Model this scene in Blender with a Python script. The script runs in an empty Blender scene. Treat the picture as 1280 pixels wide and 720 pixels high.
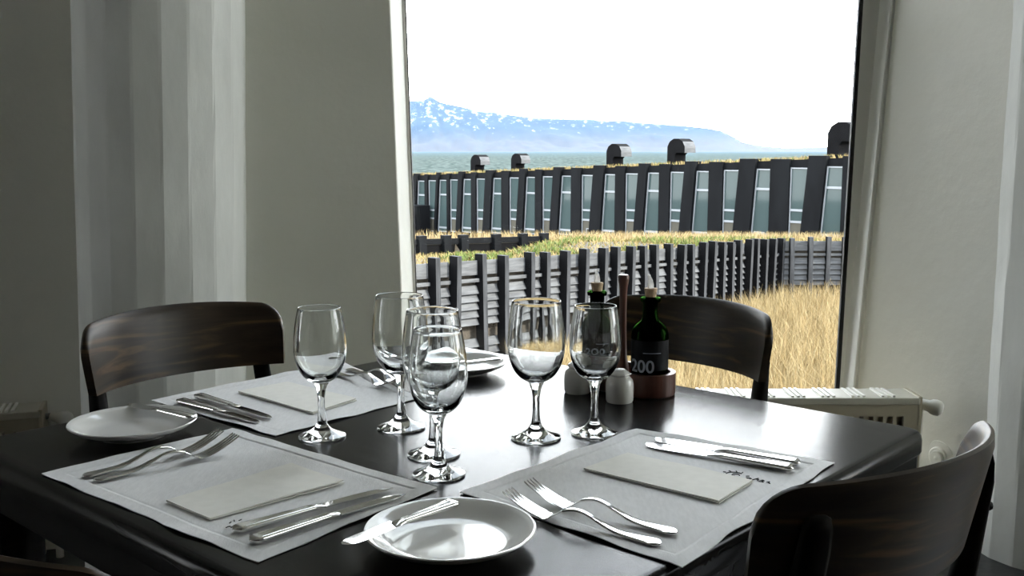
import bpy, bmesh, math, random
import numpy as np
from mathutils import Vector, Matrix, noise
from math import sin, cos, pi, radians, sqrt, atan2

random.seed(7)
RNG = np.random.default_rng(11)
SC = bpy.context.scene
COL = SC.collection

# ------------------------------------------------------------------ camera
cam_d = bpy.data.cameras.new('camera')
cam_d.sensor_width = 36.0
cam_d.lens = 35.89
cam_d.clip_start = 0.05
cam_d.clip_end = 60000
cam = bpy.data.objects.new('camera', cam_d)
COL.objects.link(cam)
cam.location = (0, 0, 1.19)
cam.rotation_euler = (radians(90 - 7.677), 0, 0)
SC.camera = cam

# ------------------------------------------------------------------ world: bright thin overcast
world = bpy.data.worlds.new('sky')
SC.world = world
world.use_nodes = True
wn = world.node_tree
wn.nodes.clear()
w_out = wn.nodes.new('ShaderNodeOutputWorld')
w_bg = wn.nodes.new('ShaderNodeBackground')
w_geo = wn.nodes.new('ShaderNodeTexCoord')
w_sep = wn.nodes.new('ShaderNodeSeparateXYZ')
w_ramp = wn.nodes.new('ShaderNodeValToRGB')
wn.links.new(w_geo.outputs['Generated'], w_sep.inputs[0])
wn.links.new(w_sep.outputs['Z'], w_ramp.inputs[0])
wn.links.new(w_ramp.outputs[0], w_bg.inputs[0])
wn.links.new(w_bg.outputs[0], w_out.inputs[0])
cr = w_ramp.color_ramp
cr.elements[0].position = 0.0
cr.elements[0].color = (0.97, 0.985, 1.0, 1)
cr.elements[1].position = 1.0
cr.elements[1].color = (0.36, 0.45, 0.58, 1)
e = cr.elements.new(0.3); e.color = (0.93, 0.96, 1.0, 1)
e = cr.elements.new(0.65); e.color = (0.70, 0.76, 0.84, 1)
w_bg.inputs[1].default_value = 9.2

# ------------------------------------------------------------------ sun
sun_d = bpy.data.lights.new('sun', 'SUN')
sun_d.energy = 12.0
sun_d.angle = radians(1.0)
sun_d.color = (1.0, 0.95, 0.87)
sun = bpy.data.objects.new('sun', sun_d)
COL.objects.link(sun)
sd = Vector((0.75, -0.42, 0.56)).normalized()
sun.rotation_euler = sd.to_track_quat('Z', 'Y').to_euler()
sun.location = (30, -8, 24)

# ------------------------------------------------------------------ exposure, render quality
SC.view_settings.view_transform = 'Standard'
SC.view_settings.look = 'None'
SC.view_settings.exposure = 0.0
SC.view_settings.gamma = 1.0
SC.view_settings.use_curve_mapping = False
SC.cycles.use_denoising = True
SC.cycles.max_bounces = 14
SC.cycles.diffuse_bounces = 5
SC.cycles.glossy_bounces = 6
SC.cycles.transmission_bounces = 14
SC.cycles.transparent_max_bounces = 24
SC.cycles.volume_bounces = 1
SC.cycles.caustics_reflective = False
SC.cycles.sample_clamp_indirect = 6


# ================================================================== materials
def node_mat(name):
    m = bpy.data.materials.new(name)
    m.use_nodes = True
    nt = m.node_tree
    b = nt.nodes['Principled BSDF']
    return m, nt, b


def setp(b, **kw):
    names = dict(color='Base Color', rough='Roughness', metal='Metallic', ior='IOR',
                 trans='Transmission Weight', coat='Coat Weight', coat_rough='Coat Roughness',
                 spec='Specular IOR Level', sheen='Sheen Weight', sss='Subsurface Weight')
    for k, v in kw.items():
        s = b.inputs[names[k]]
        s.default_value = (*v, 1) if k == 'color' else v


def noise_mat(name, c1, c2, scale=8.0, rough=0.6, bump=0.0, bscale=None, stretch=(1, 1, 1), detail=6.0,
              coords='Object', bdist=0.01, lo=0.35, hi=0.65, **kw):
    m, nt, b = node_mat(name)
    setp(b, rough=rough, **kw)
    tc = nt.nodes.new('ShaderNodeTexCoord')
    mp = nt.nodes.new('ShaderNodeMapping')
    mp.inputs['Scale'].default_value = stretch
    nt.links.new(tc.outputs[coords], mp.inputs[0])
    n = nt.nodes.new('ShaderNodeTexNoise')
    n.inputs['Scale'].default_value = scale
    n.inputs['Detail'].default_value = detail
    nt.links.new(mp.outputs[0], n.inputs['Vector'])
    r = nt.nodes.new('ShaderNodeValToRGB')
    r.color_ramp.elements[0].position = lo
    r.color_ramp.elements[0].color = (*c1, 1)
    r.color_ramp.elements[1].position = hi
    r.color_ramp.elements[1].color = (*c2, 1)
    nt.links.new(n.outputs['Fac'], r.inputs[0])
    nt.links.new(r.outputs[0], b.inputs['Base Color'])
    if bump:
        n2 = nt.nodes.new('ShaderNodeTexNoise')
        n2.inputs['Scale'].default_value = bscale or scale * 3
        n2.inputs['Detail'].default_value = 8
        nt.links.new(mp.outputs[0], n2.inputs['Vector'])
        bp = nt.nodes.new('ShaderNodeBump')
        bp.inputs['Strength'].default_value = bump
        bp.inputs['Distance'].default_value = bdist
        nt.links.new(n2.outputs['Fac'], bp.inputs['Height'])
        nt.links.new(bp.outputs[0], b.inputs['Normal'])
    return m


def plain(name, color, rough=0.5, **kw):
    m, nt, b = node_mat(name)
    setp(b, color=color, rough=rough, **kw)
    return m


M = {}
M['plaster'] = noise_mat('white painted plaster', (0.82, 0.815, 0.745), (0.865, 0.86, 0.79), 2.5, 0.75, 0.25, 14, bdist=0.012)
M['column'] = noise_mat('white painted board-formed concrete', (0.68, 0.69, 0.66), (0.76, 0.77, 0.74), 5, 0.75, 0.30, 9,
                        stretch=(2.2, 2.2, 0.8), bdist=0.006)
M['ceiling'] = plain('ceiling paint', (0.7, 0.7, 0.67), 0.9)
M['back_wall'] = noise_mat('brown timber lining', (0.10, 0.075, 0.05), (0.16, 0.12, 0.085), 3, 0.6, 0.1, stretch=(6, 6, 0.6))
M['floor'] = noise_mat('dark slate floor', (0.018, 0.019, 0.02), (0.04, 0.042, 0.043), 3, 0.38, 0.2, 20)
M['white_trim'] = plain('white lacquer frame', (0.80, 0.80, 0.76), 0.18)
M['gasket'] = plain('black rubber gasket', (0.015, 0.015, 0.015), 0.6)
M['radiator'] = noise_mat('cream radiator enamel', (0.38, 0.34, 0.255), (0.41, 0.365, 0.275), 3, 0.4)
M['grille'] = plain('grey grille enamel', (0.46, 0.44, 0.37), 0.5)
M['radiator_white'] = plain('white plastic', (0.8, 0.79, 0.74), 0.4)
M['steel_dark'] = plain('dull steel', (0.25, 0.25, 0.24), 0.4, metal=1.0)
M['metal'] = noise_mat('polished cutlery steel', (0.74, 0.73, 0.72), (0.80, 0.79, 0.78), 40, 0.11, metal=1.0)
M['glaze'] = plain('white glazed porcelain', (0.70, 0.69, 0.66), 0.10, coat=0.3, coat_rough=0.04)
M['stoneware'] = noise_mat('grey white stoneware', (0.52, 0.51, 0.48), (0.58, 0.57, 0.53), 30, 0.25, coat=0.3, coat_rough=0.1)
M['linen'] = noise_mat('pale grey linen', (0.60, 0.597, 0.59), (0.66, 0.657, 0.65), 220, 0.9, 0.5, 700, stretch=(1, 0.25, 1),
                       bdist=0.0006, sheen=0.1)
M['napkin'] = noise_mat('ivory paper napkin', (0.70, 0.685, 0.63), (0.74, 0.725, 0.67), 60, 0.9, 0.2, 400, bdist=0.0004)
M['thread'] = plain('black embroidery thread', (0.012, 0.012, 0.014), 0.7)
M['cork'] = noise_mat('cork', (0.42, 0.29, 0.18), (0.55, 0.41, 0.27), 160, 0.85, 0.3)
M['spout'] = plain('white plastic spout', (0.95, 0.95, 0.93), 0.6, trans=0.7)
M['label_dark'] = plain('dark blue bottle label', (0.003, 0.0035, 0.005), 0.6, spec=0.15)
M['label_ink'] = plain('pale blue label print', (0.30, 0.34, 0.40), 0.6)
M['stand_wood'] = noise_mat('reddish brown turned wood', (0.07, 0.025, 0.016), (0.13, 0.05, 0.032), 12, 0.35, 0.1, stretch=(6, 6, 0.6))
M['lodge_black'] = noise_mat('black stained boards', (0.0024, 0.0027, 0.0033), (0.0048, 0.0054, 0.0063), 2.0, 0.7, 0.2, 12, stretch=(1, 1, 0.3), spec=0.08)
M['lodge_frame'] = plain('grey white window profile', (0.198, 0.2115, 0.225), 0.5)
M['soil'] = noise_mat('dry brown soil', (0.03, 0.024, 0.015), (0.048, 0.0375, 0.024), 3, 0.95, 0.5, 9, bdist=0.05)
M['earth_wall'] = noise_mat('brown compacted earth', (0.033, 0.027, 0.0192), (0.051, 0.042, 0.0312), 5, 0.95, 0.5, 20, bdist=0.03)
M['fence_post'] = noise_mat('grey black weathered post lit front', (0.0189, 0.01958, 0.02093), (0.0405, 0.04185, 0.04455), 3, 0.8, 0.4, 14, stretch=(5, 5, 0.5), spec=0.15)
M['fence_slat'] = noise_mat('silver grey weathered slat', (0.0522, 0.05324, 0.05533), (0.09187, 0.09396, 0.09605), 3, 0.8, 0.4, 14, stretch=(0.7, 0.7, 6), spec=0.15)
M['shaded_side'] = noise_mat('timber darkened as shaded side', (0.0022, 0.0022, 0.0025), (0.0045, 0.0045, 0.005), 3, 0.85, spec=0.08)  # dark copy for post sides and vent bodies, shade put into the colour
M['fence_back'] = plain('black membrane', (0.003, 0.003, 0.0033), 0.9, spec=0.08)


def wood_mat(name, cols, stretch, scale, rough, coat=0.0, coat_rough=0.1, bump=0.06, knots=2.0, spec=0.5):
    m, nt, b = node_mat(name)
    setp(b, rough=rough, coat=coat, coat_rough=coat_rough, spec=spec)
    tc = nt.nodes.new('ShaderNodeTexCoord')
    mp = nt.nodes.new('ShaderNodeMapping')
    mp.inputs['Scale'].default_value = stretch
    nt.links.new(tc.outputs['Object'], mp.inputs[0])
    n1 = nt.nodes.new('ShaderNodeTexNoise')
    n1.inputs['Scale'].default_value = scale
    n1.inputs['Detail'].default_value = 8
    n1.inputs['Distortion'].default_value = knots
    nt.links.new(mp.outputs[0], n1.inputs['Vector'])
    r = nt.nodes.new('ShaderNodeValToRGB')
    r.color_ramp.elements[0].position = 0.35
    r.color_ramp.elements[0].color = (*cols[0], 1)
    r.color_ramp.elements[1].position = 0.68
    r.color_ramp.elements[1].color = (*cols[-1], 1)
    if len(cols) == 3:
        e = r.color_ramp.elements.new(0.55)
        e.color = (*cols[1], 1)
    nt.links.new(n1.outputs['Fac'], r.inputs[0])
    nt.links.new(r.outputs[0], b.inputs['Base Color'])
    rr = nt.nodes.new('ShaderNodeMapRange')
    rr.inputs['To Min'].default_value = rough * 0.85
    rr.inputs['To Max'].default_value = rough * 1.25
    nt.links.new(n1.outputs['Fac'], rr.inputs['Value'])
    nt.links.new(rr.outputs[0], b.inputs['Roughness'])
    bp = nt.nodes.new('ShaderNodeBump')
    bp.inputs['Strength'].default_value = bump
    bp.inputs['Distance'].default_value = 0.002
    n2 = nt.nodes.new('ShaderNodeTexNoise')
    n2.inputs['Scale'].default_value = scale * 7
    n2.inputs['Detail'].default_value = 4
    nt.links.new(mp.outputs[0], n2.inputs['Vector'])
    nt.links.new(n2.outputs['Fac'], bp.inputs['Height'])
    nt.links.new(bp.outputs[0], b.inputs['Normal'])
    return m


M['table'] = wood_mat('black stained table wood', [(0.008, 0.008, 0.008), (0.012, 0.0115, 0.011), (0.018, 0.017, 0.016)],
                      (1.2, 9, 9), 3.0, 0.19, bump=0.03, spec=0.10)
M['chair_back'] = wood_mat('dark walnut bent plywood', [(0.014, 0.010, 0.007), (0.034, 0.023, 0.014), (0.10, 0.062, 0.032)],
                           (1.0, 1.0, 7), 3.2, 0.40, coat=0.0, spec=0.3)
M['chair_black'] = wood_mat('black stained chair wood', [(0.004, 0.0037, 0.0034), (0.008, 0.007, 0.006)], (6, 6, 1), 4, 0.65, spec=0.12)


def glass_mat(name, color, ior=1.5, rough=0.0):
    m = bpy.data.materials.new(name)
    m.use_nodes = True
    nt = m.node_tree
    nt.nodes.clear()
    o = nt.nodes.new('ShaderNodeOutputMaterial')
    g = nt.nodes.new('ShaderNodeBsdfGlass')
    g.inputs['Color'].default_value = (*color, 1)
    g.inputs['IOR'].default_value = ior
    g.inputs['Roughness'].default_value = rough
    nt.links.new(g.outputs[0], o.inputs[0])
    return m


def pane_mat(name, tint=(0.98, 0.99, 0.985), refl=1.0):
    m = bpy.data.materials.new(name)
    m.use_nodes = True
    nt = m.node_tree
    nt.nodes.clear()
    o = nt.nodes.new('ShaderNodeOutputMaterial')
    t = nt.nodes.new('ShaderNodeBsdfTransparent')
    t.inputs[0].default_value = (*tint, 1)
    g = nt.nodes.new('ShaderNodeBsdfGlossy')
    g.inputs['Roughness'].default_value = 0.0
    f = nt.nodes.new('ShaderNodeFresnel')
    f.inputs['IOR'].default_value = 1.18
    x = nt.nodes.new('ShaderNodeMixShader')
    nt.links.new(f.outputs[0], x.inputs[0])
    nt.links.new(t.outputs[0], x.inputs[1])
    nt.links.new(g.outputs[0], x.inputs[2])
    nt.links.new(x.outputs[0], o.inputs[0])
    return m


M['glass'] = glass_mat('clear wine glass', (0.985, 0.99, 0.988), 1.5)
M['bowl_glass'] = glass_mat('clear rippled wine glass', (0.985, 0.99, 0.988), 1.5)
nt = M['bowl_glass'].node_tree
g_ = [n for n in nt.nodes if n.type == 'BSDF_GLASS'][0]
tc = nt.nodes.new('ShaderNodeTexCoord'); mp = nt.nodes.new('ShaderNodeMapping'); mp.inputs['Scale'].default_value = (1, 1, .35)
nz_ = nt.nodes.new('ShaderNodeTexNoise'); nz_.inputs['Scale'].default_value = 45; nz_.inputs['Detail'].default_value = 1
bp = nt.nodes.new('ShaderNodeBump'); bp.inputs['Strength'].default_value = 0.35; bp.inputs['Distance'].default_value = 0.0012
nt.links.new(tc.outputs['Object'], mp.inputs[0]); nt.links.new(mp.outputs[0], nz_.inputs['Vector'])
nt.links.new(nz_.outputs['Fac'], bp.inputs['Height']); nt.links.new(bp.outputs[0], g_.inputs['Normal'])
M['green_glass'] = glass_mat('dark green bottle glass', (0.026, 0.085, 0.014), 1.5)
M['oil'] = glass_mat('dark vinegar', (0.05, 0.025, 0.01), 1.36)
M['window_glass'] = pane_mat('window glass')
M['lodge_glass'] = plain('lodge window glass', (0.03825, 0.05625, 0.05625), 0.05, spec=0.22)
M['lodge_glass_low'] = plain('lodge window glass with painted grass reflection', (0.0765, 0.072, 0.0585), 0.08, spec=0.2)  # tan reflection of the grass put into the lower pane colour


def blade_mat(name, stops):
    m, nt, b = node_mat(name)
    setp(b, rough=0.7, spec=0.2)
    g = nt.nodes.new('ShaderNodeNewGeometry')
    r = nt.nodes.new('ShaderNodeValToRGB')
    els = r.color_ramp.elements
    els[0].position = stops[0][0]; els[0].color = (*stops[0][1], 1)
    els[1].position = stops[-1][0]; els[1].color = (*stops[-1][1], 1)
    for p, c in stops[1:-1]:
        e = els.new(p); e.color = (*c, 1)
    nt.links.new(g.outputs['Random Per Island'], r.inputs[0])
    nt.links.new(r.outputs[0], b.inputs['Base Color'])
    return m


M['straw'] = blade_mat('dry straw blades', [(0.0, (0.1573, 0.1035, 0.0414)), (0.5, (0.2401, 0.178, 0.08114)), (0.85, (0.3146, 0.2525, 0.1366)), (1.0, (0.1242, 0.07452, 0.02898))])
M['turf'] = blade_mat('yellow green turf blades', [(0.0, (0.15, 0.105, 0.04)), (0.5, (0.23, 0.17, 0.075)), (0.82, (0.15, 0.125, 0.035)), (1.0, (0.06, 0.08, 0.016))])
M['turf_green'] = blade_mat('green turf blades', [(0.0, (0.04, 0.072, 0.0112)), (0.5, (0.08, 0.104, 0.0224)), (1.0, (0.152, 0.124, 0.04))])


# ================================================================== mesh helpers
class MB:
    def __init__(self):
        self.v = []
        self.f = []

    def add(self, verts, faces):
        o = len(self.v)
        self.v += [tuple(p) for p in verts]
        self.f += [tuple(i + o for i in f) for f in faces]
        return self

    def box(self, lo, hi, bevel=0.0, rot=None, pivot=None):
        x0, y0, z0 = lo
        x1, y1, z1 = hi
        if bevel <= 0:
            vs = [(x0, y0, z0), (x1, y0, z0), (x1, y1, z0), (x0, y1, z0), (x0, y0, z1), (x1, y0, z1), (x1, y1, z1), (x0, y1, z1)]
            fs = [(0, 3, 2, 1), (4, 5, 6, 7), (0, 1, 5, 4), (1, 2, 6, 5), (2, 3, 7, 6), (3, 0, 4, 7)]
        else:
            bm = bmesh.new()
            bmesh.ops.create_cube(bm, size=1)
            for v in bm.verts:
                v.co = Vector(((x0 + x1) / 2 + v.co.x * (x1 - x0), (y0 + y1) / 2 + v.co.y * (y1 - y0), (z0 + z1) / 2 + v.co.z * (z1 - z0)))
            bmesh.ops.bevel(bm, geom=bm.edges[:], offset=bevel, segments=2, profile=0.6, affect='EDGES')
            bm.verts.index_update()
            vs = [tuple(v.co) for v in bm.verts]
            fs = [tuple(v.index for v in f.verts) for f in bm.faces]
            bm.free()
        if rot is not None:
            pv = Vector(pivot) if pivot else Vector(((x0 + x1) / 2, (y0 + y1) / 2, (z0 + z1) / 2))
            vs = [tuple(rot @ (Vector(p) - pv) + pv) for p in vs]
        return self.add(vs, fs)

    def lathe(self, prof, seg=48, c=(0, 0, 0), close=False):
        """revolve (r, z) pairs about Z; r == 0 makes a pole"""
        vs, rings = [], []
        for r, z in prof:
            if r <= 1e-9:
                rings.append([len(vs)])
                vs.append((c[0], c[1], c[2] + z))
            else:
                rings.append(list(range(len(vs), len(vs) + seg)))
                for k in range(seg):
                    a = 2 * pi * k / seg
                    vs.append((c[0] + r * cos(a), c[1] + r * sin(a), c[2] + z))
        fs = []
        for A, B in zip(rings, rings[1:]):
            for k in range(seg):
                k2 = (k + 1) % seg
                if len(A) == 1 and len(B) == 1:
                    continue
                if len(A) == 1:
                    fs.append((A[0], B[k2], B[k]))
                elif len(B) == 1:
                    fs.append((A[k], A[k2], B[0]))
                else:
                    fs.append((A[k], A[k2], B[k2], B[k]))
        return self.add(vs, fs)

    def tube(self, path, radius, seg=8, cap=True):
        path = [Vector(p) for p in path]
        n = len(path)
        rad = radius if isinstance(radius, (list, tuple)) else [radius] * n
        vs, fs = [], []
        up = Vector((0, 0, 1))
        for i, p in enumerate(path):
            t = (path[min(i + 1, n - 1)] - path[max(i - 1, 0)]).normalized()
            a = t.cross(up)
            if a.length < 1e-4:
                a = t.cross(Vector((1, 0, 0)))
            a.normalize()
            b = a.cross(t).normalized()
            for k in range(seg):
                w = 2 * pi * k / seg
                vs.append(p + a * (rad[i] * cos(w)) + b * (rad[i] * sin(w)))
        for i in range(n - 1):
            for k in range(seg):
                k2 = (k + 1) % seg
                fs.append((i * seg + k, i * seg + k2, (i + 1) * seg + k2, (i + 1) * seg + k))
        if cap:
            fs.append(tuple(range(seg - 1, -1, -1)))
            fs.append(tuple((n - 1) * seg + k for k in range(seg)))
        return self.add(vs, fs)

    def prism(self, poly, frame, d0, d1):
        """extrude a 2-D polygon: frame(u, v, d) -> point"""
        n = len(poly)
        vs = [frame(u, v, d0) for u, v in poly] + [frame(u, v, d1) for u, v in poly]
        fs = [tuple(range(n - 1, -1, -1)), tuple(range(n, 2 * n))]
        for k in range(n):
            k2 = (k + 1) % n
            fs.append((k, k2, n + k2, n + k))
        return self.add(vs, fs)

    def ring(self, outer, inner, frame, d0, d1):
        """a frame: the band between two polygons with the same number of corners, extruded"""
        n = len(outer)
        vs = [frame(u, v, d0) for u, v in outer] + [frame(u, v, d0) for u, v in inner] + \
             [frame(u, v, d1) for u, v in outer] + [frame(u, v, d1) for u, v in inner]
        fs = []
        for k in range(n):
            j = (k + 1) % n
            fs += [(k, n + k, n + j, j), (2 * n + k, 2 * n + j, 3 * n + j, 3 * n + k),
                   (k, j, 2 * n + j, 2 * n + k), (n + k, 3 * n + k, 3 * n + j, n + j)]
        return self.add(vs, fs)

    def loft(self, rings, close=True, caps=True):
        n = len(rings[0])
        vs = [p for r in rings for p in r]
        fs = []
        for i in range(len(rings) - 1):
            for k in range(n if close else n - 1):
                k2 = (k + 1) % n
                fs.append((i * n + k, i * n + k2, (i + 1) * n + k2, (i + 1) * n + k))
        if caps and close:
            fs.append(tuple(range(n - 1, -1, -1)))
            fs.append(tuple((len(rings) - 1) * n + k for k in range(n)))
        return self.add(vs, fs)

    def mesh(self, name, smooth=None, fix=True):
        me = bpy.data.meshes.new(name)
        me.from_pydata(self.v, [], self.f)
        if fix:
            bm = bmesh.new()
            bm.from_mesh(me)
            bmesh.ops.recalc_face_normals(bm, faces=bm.faces)
            bm.to_mesh(me)
            bm.free()
        if smooth is not None:
            me.polygons.foreach_set('use_smooth', [True] * len(me.polygons))
            if smooth < 180:
                me.set_sharp_from_angle(angle=radians(smooth))
        me.update()
        return me

    def build(self, name, mat, parent=None, smooth=None, fix=True, loc=None, rot=None, kind=None):
        return link(name, self.mesh(name, smooth, fix), mat, parent, loc, rot, kind)


def link(name, me, mat, parent=None, loc=None, rot=None, kind=None):
    if mat is not None and not me.materials:
        me.materials.append(M[mat] if isinstance(mat, str) else mat)
    o = bpy.data.objects.new(name, me)
    COL.objects.link(o)
    if parent is not None:
        o.parent = parent
    if loc is not None:
        o.location = loc
    if rot is not None:
        o.rotation_euler = rot
    if kind:
        o['kind'] = kind
    return o


def tag(o, label, cat, group=None):
    o['label'] = label
    o['category'] = cat
    if group:
        o['group'] = group
    return o


def thing(name, label, cat, loc=(0, 0, 0), rotz=0.0, group=None):
    o = bpy.data.objects.new(name, None)
    o.empty_display_size = 0.1
    COL.objects.link(o)
    o.location = loc
    o.rotation_euler = (0, 0, rotz)
    return tag(o, label, cat, group)


def copy_tree(o, parent=None):
    c = o.copy()
    COL.objects.link(c)
    c.parent = parent
    for ch in list(o.children):
        copy_tree(ch, c)
    return c


XZ = lambda u, v, d: (u, d, v)       # polygon in the wall plane, extruded along Y
XY = lambda u, v, d: (u, v, d)       # polygon on the floor, extruded upwards


def lerp(a, b, t):
    return a + (b - a) * t


# ================================================================== the room
WALL_Y0, WALL_Y1 = 3.40, 3.57
ROOM_X0, ROOM_X1, ROOM_Y0, CEIL = -4.9, 3.7, -4.4, 3.6
SILL, HEAD = 0.24, 3.35


def left_edge(z):
    return -0.3237 - 0.0249 * (z - 0.72)


def right_edge(z):
    return 1.1158 + 0.0171 * (z - 0.37)


def right_frame(z):
    return 1.1280 + 0.0513 * (z - 0.42)


# floor, ceiling, outer walls
MB().box((ROOM_X0, ROOM_Y0, -0.12), (ROOM_X1, WALL_Y1, 0.0)).build('floor', 'floor', kind='structure')
MB().box((ROOM_X0, ROOM_Y0, CEIL), (ROOM_X1, WALL_Y1, CEIL + 0.12)).build('ceiling', 'ceiling', kind='structure')
YZ = lambda u, v, d: (d, u, v)
SIDES = {'wall_left': [(1.15, 1.68)], 'wall_right': [(0.3, 2.88)]}
S0, S1 = 0.45, 2.95
wcount = 1
for side, xa, xb in (('wall_left', ROOM_X0 - 0.25, ROOM_X0), ('wall_right', ROOM_X1, ROOM_X1 + 0.25)):
    SIDE = SIDES[side]
    mb = MB()
    mb.prism([(ROOM_Y0, -.12), (WALL_Y1, -.12), (WALL_Y1, S0), (ROOM_Y0, S0)], YZ, xa, xb)
    mb.prism([(ROOM_Y0, S1), (WALL_Y1, S1), (WALL_Y1, CEIL + .12), (ROOM_Y0, CEIL + .12)], YZ, xa, xb)
    ed = [ROOM_Y0] + [v for p in SIDE for v in p] + [WALL_Y1]
    for k in range(0, len(ed), 2):
        mb.prism([(ed[k], S0), (ed[k + 1], S0), (ed[k + 1], S1), (ed[k], S1)], YZ, xa, xb)
    mb.build(side, 'plaster', kind='structure')
    xm = (xa + xb) / 2
    for y0, y1 in SIDE:
        wcount += 1
        q = lambda e: [(y0 + e, S0 + e), (y1 - e, S0 + e), (y1 - e, S1 - e), (y0 + e, S1 - e)]
        w = MB().ring(q(0), q(.05), YZ, xm - .05, xm + .05).build('window_%d' % wcount, 'white_trim', kind='structure')
        MB().prism(q(.045), YZ, xm - .003, xm + .003).build('pane', 'window_glass', w)
MB().box((ROOM_X0 - 0.2, ROOM_Y0 - 0.2, -0.12), (ROOM_X1 + 0.2, ROOM_Y0, CEIL + 0.12)).build('wall_back', 'back_wall', kind='structure')

# window wall: the window stands at the back of a niche with splayed sides
LX, RX = -1.25, 1.9
# added block, never in view: shuts the sun out of the right side window
MB().box((6.2, -9, -4), (10, 1.6, 5.2)).build('sun_blocker', 'plaster', kind='structure')
wall = MB()
wall.prism([(LX, 0), (RX, 0), (RX, SILL - .03), (LX, SILL - .03)], XZ, WALL_Y0, WALL_Y1)
wall.prism([(LX, HEAD + .03), (RX, HEAD + .03), (RX, CEIL), (LX, CEIL)], XZ, WALL_Y0, WALL_Y1)
wall.prism([(LX, SILL - .03), (left_edge(SILL) - .04, SILL - .03), (left_edge(HEAD) - .04, HEAD + .03), (LX, HEAD + .03)], XZ, WALL_Y0, WALL_Y1)
wall.prism([(right_edge(SILL) + .14, SILL - .03), (RX, SILL - .03), (RX, HEAD + .03), (right_edge(HEAD) + .14, HEAD + .03)], XZ, WALL_Y0 + .02, WALL_Y1)
wall.prism([(RX, 0), (ROOM_X1, 0), (ROOM_X1, CEIL), (RX, CEIL)], XZ, 3.05, WALL_Y1)
wall.build('wall_front', 'plaster', kind='structure')
# the stretch of wall left of the round column comes forward at an angle
WA, WB = Vector((-1.10, 3.03)), Vector((ROOM_X0 - .1, 1.82))
MB().prism([tuple(WA), tuple(WB), (WB.x, WB.y + .3), (WA.x, WALL_Y1)], XY, 0, CEIL).build('wall_front_left', 'plaster', kind='structure')


def slanted(poly, z0=0.0, z1=CEIL, n=1):
    """poly(z) gives the plan outline at that height"""
    return MB().loft([[(x, y, z) for x, y in poly(z)] for z in np.linspace(z0, z1, n + 1)])


# plaster pier left of the window, splayed reveal right of it
slanted(lambda z: [(-1.15, 3.05), (left_edge(z) - .0115, 3.05), (left_edge(z) - .0085, 3.054), (left_edge(z) - .0085, 3.42), (-1.15, 3.42)]).build('trim_1', 'plaster', kind='structure')
slanted(lambda z: [(right_frame(z) + .022, 3.338), (1.400, 2.92), (1.70, 2.92), (1.70, 3.47), (right_frame(z) + .024, 3.47)], n=24).build('trim_2', 'plaster', kind='structure', smooth=25)

# the big window
inner = [(left_edge(SILL), SILL), (right_edge(SILL), SILL), (right_edge(HEAD), HEAD), (left_edge(HEAD), HEAD)]
outer = [(left_edge(SILL) - .012, SILL - .05), (right_frame(SILL), SILL - .05), (right_frame(HEAD), HEAD + .05), (left_edge(HEAD) - .012, HEAD + .05)]
gk = 0.013
inner2 = [(inner[0][0] + 0.003, inner[0][1] + gk), (inner[1][0] - gk, inner[1][1] + gk), (inner[2][0] - gk, inner[2][1] - gk), (inner[3][0] + 0.003, inner[3][1] - gk)]
win = MB().ring(outer, inner, XZ, WALL_Y0, WALL_Y0 + 0.016).build('window_1', 'white_trim', kind='structure')
MB().ring(inner, inner2, XZ, WALL_Y0 + 0.001, WALL_Y0 + 0.016).build('gasket', 'gasket', win)
MB().prism(inner, XZ, WALL_Y0 + 0.005, WALL_Y0 + 0.011).build('pane', 'window_glass', win)
slanted(lambda z: [(right_frame(z) - .001, 3.402), (right_frame(z) + .011, 3.332), (right_frame(z) + .016, 3.328), (right_frame(z) + .03, 3.333), (right_frame(z) + .03, 3.42)], .30, 3.5).build('bead', 'white_trim', win)

# twenty-sided board-formed columns, the near left one a little out of plumb
COL_R = 0.217


def column_mesh(turn, rad=COL_R):
    n = 20
    mb = MB()
    rings = []
    nz = 40
    for j in range(nz + 1):
        z = CEIL * j / nz
        rr = []
        for k in range(n):
            a = 2 * pi * (k + turn) / n
            for e in (0.06, 0.94):
                aa = a + 2 * pi / n * e
                r0 = rad * cos(pi / n) / cos((e - 0.5) * 2 * pi / n)
                wob = 0.0022 * noise.noise(Vector((k * 3.1 + e, z * 2.3, turn))) + 0.0012 * noise.noise(Vector((k * 1.7, z * 9.0, e)))
                rr.append(((r0 + wob) * cos(aa), (r0 + wob) * sin(aa), z))
        rings.append(rr)
    return mb.loft(rings).mesh('column')


for b in (0, 1):
    o = link('column', column_mesh(0.03, (COL_R, .232)[b]), 'column', kind='structure')
    if b == 0:
        o.rotation_euler = (0, radians(1.7), 0)
        o.location = (-0.936 - 1.15 * math.tan(radians(1.7)), 2.75, 0)
    if b == 1:
        o.location = (1.625, 2.95, 0)


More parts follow.
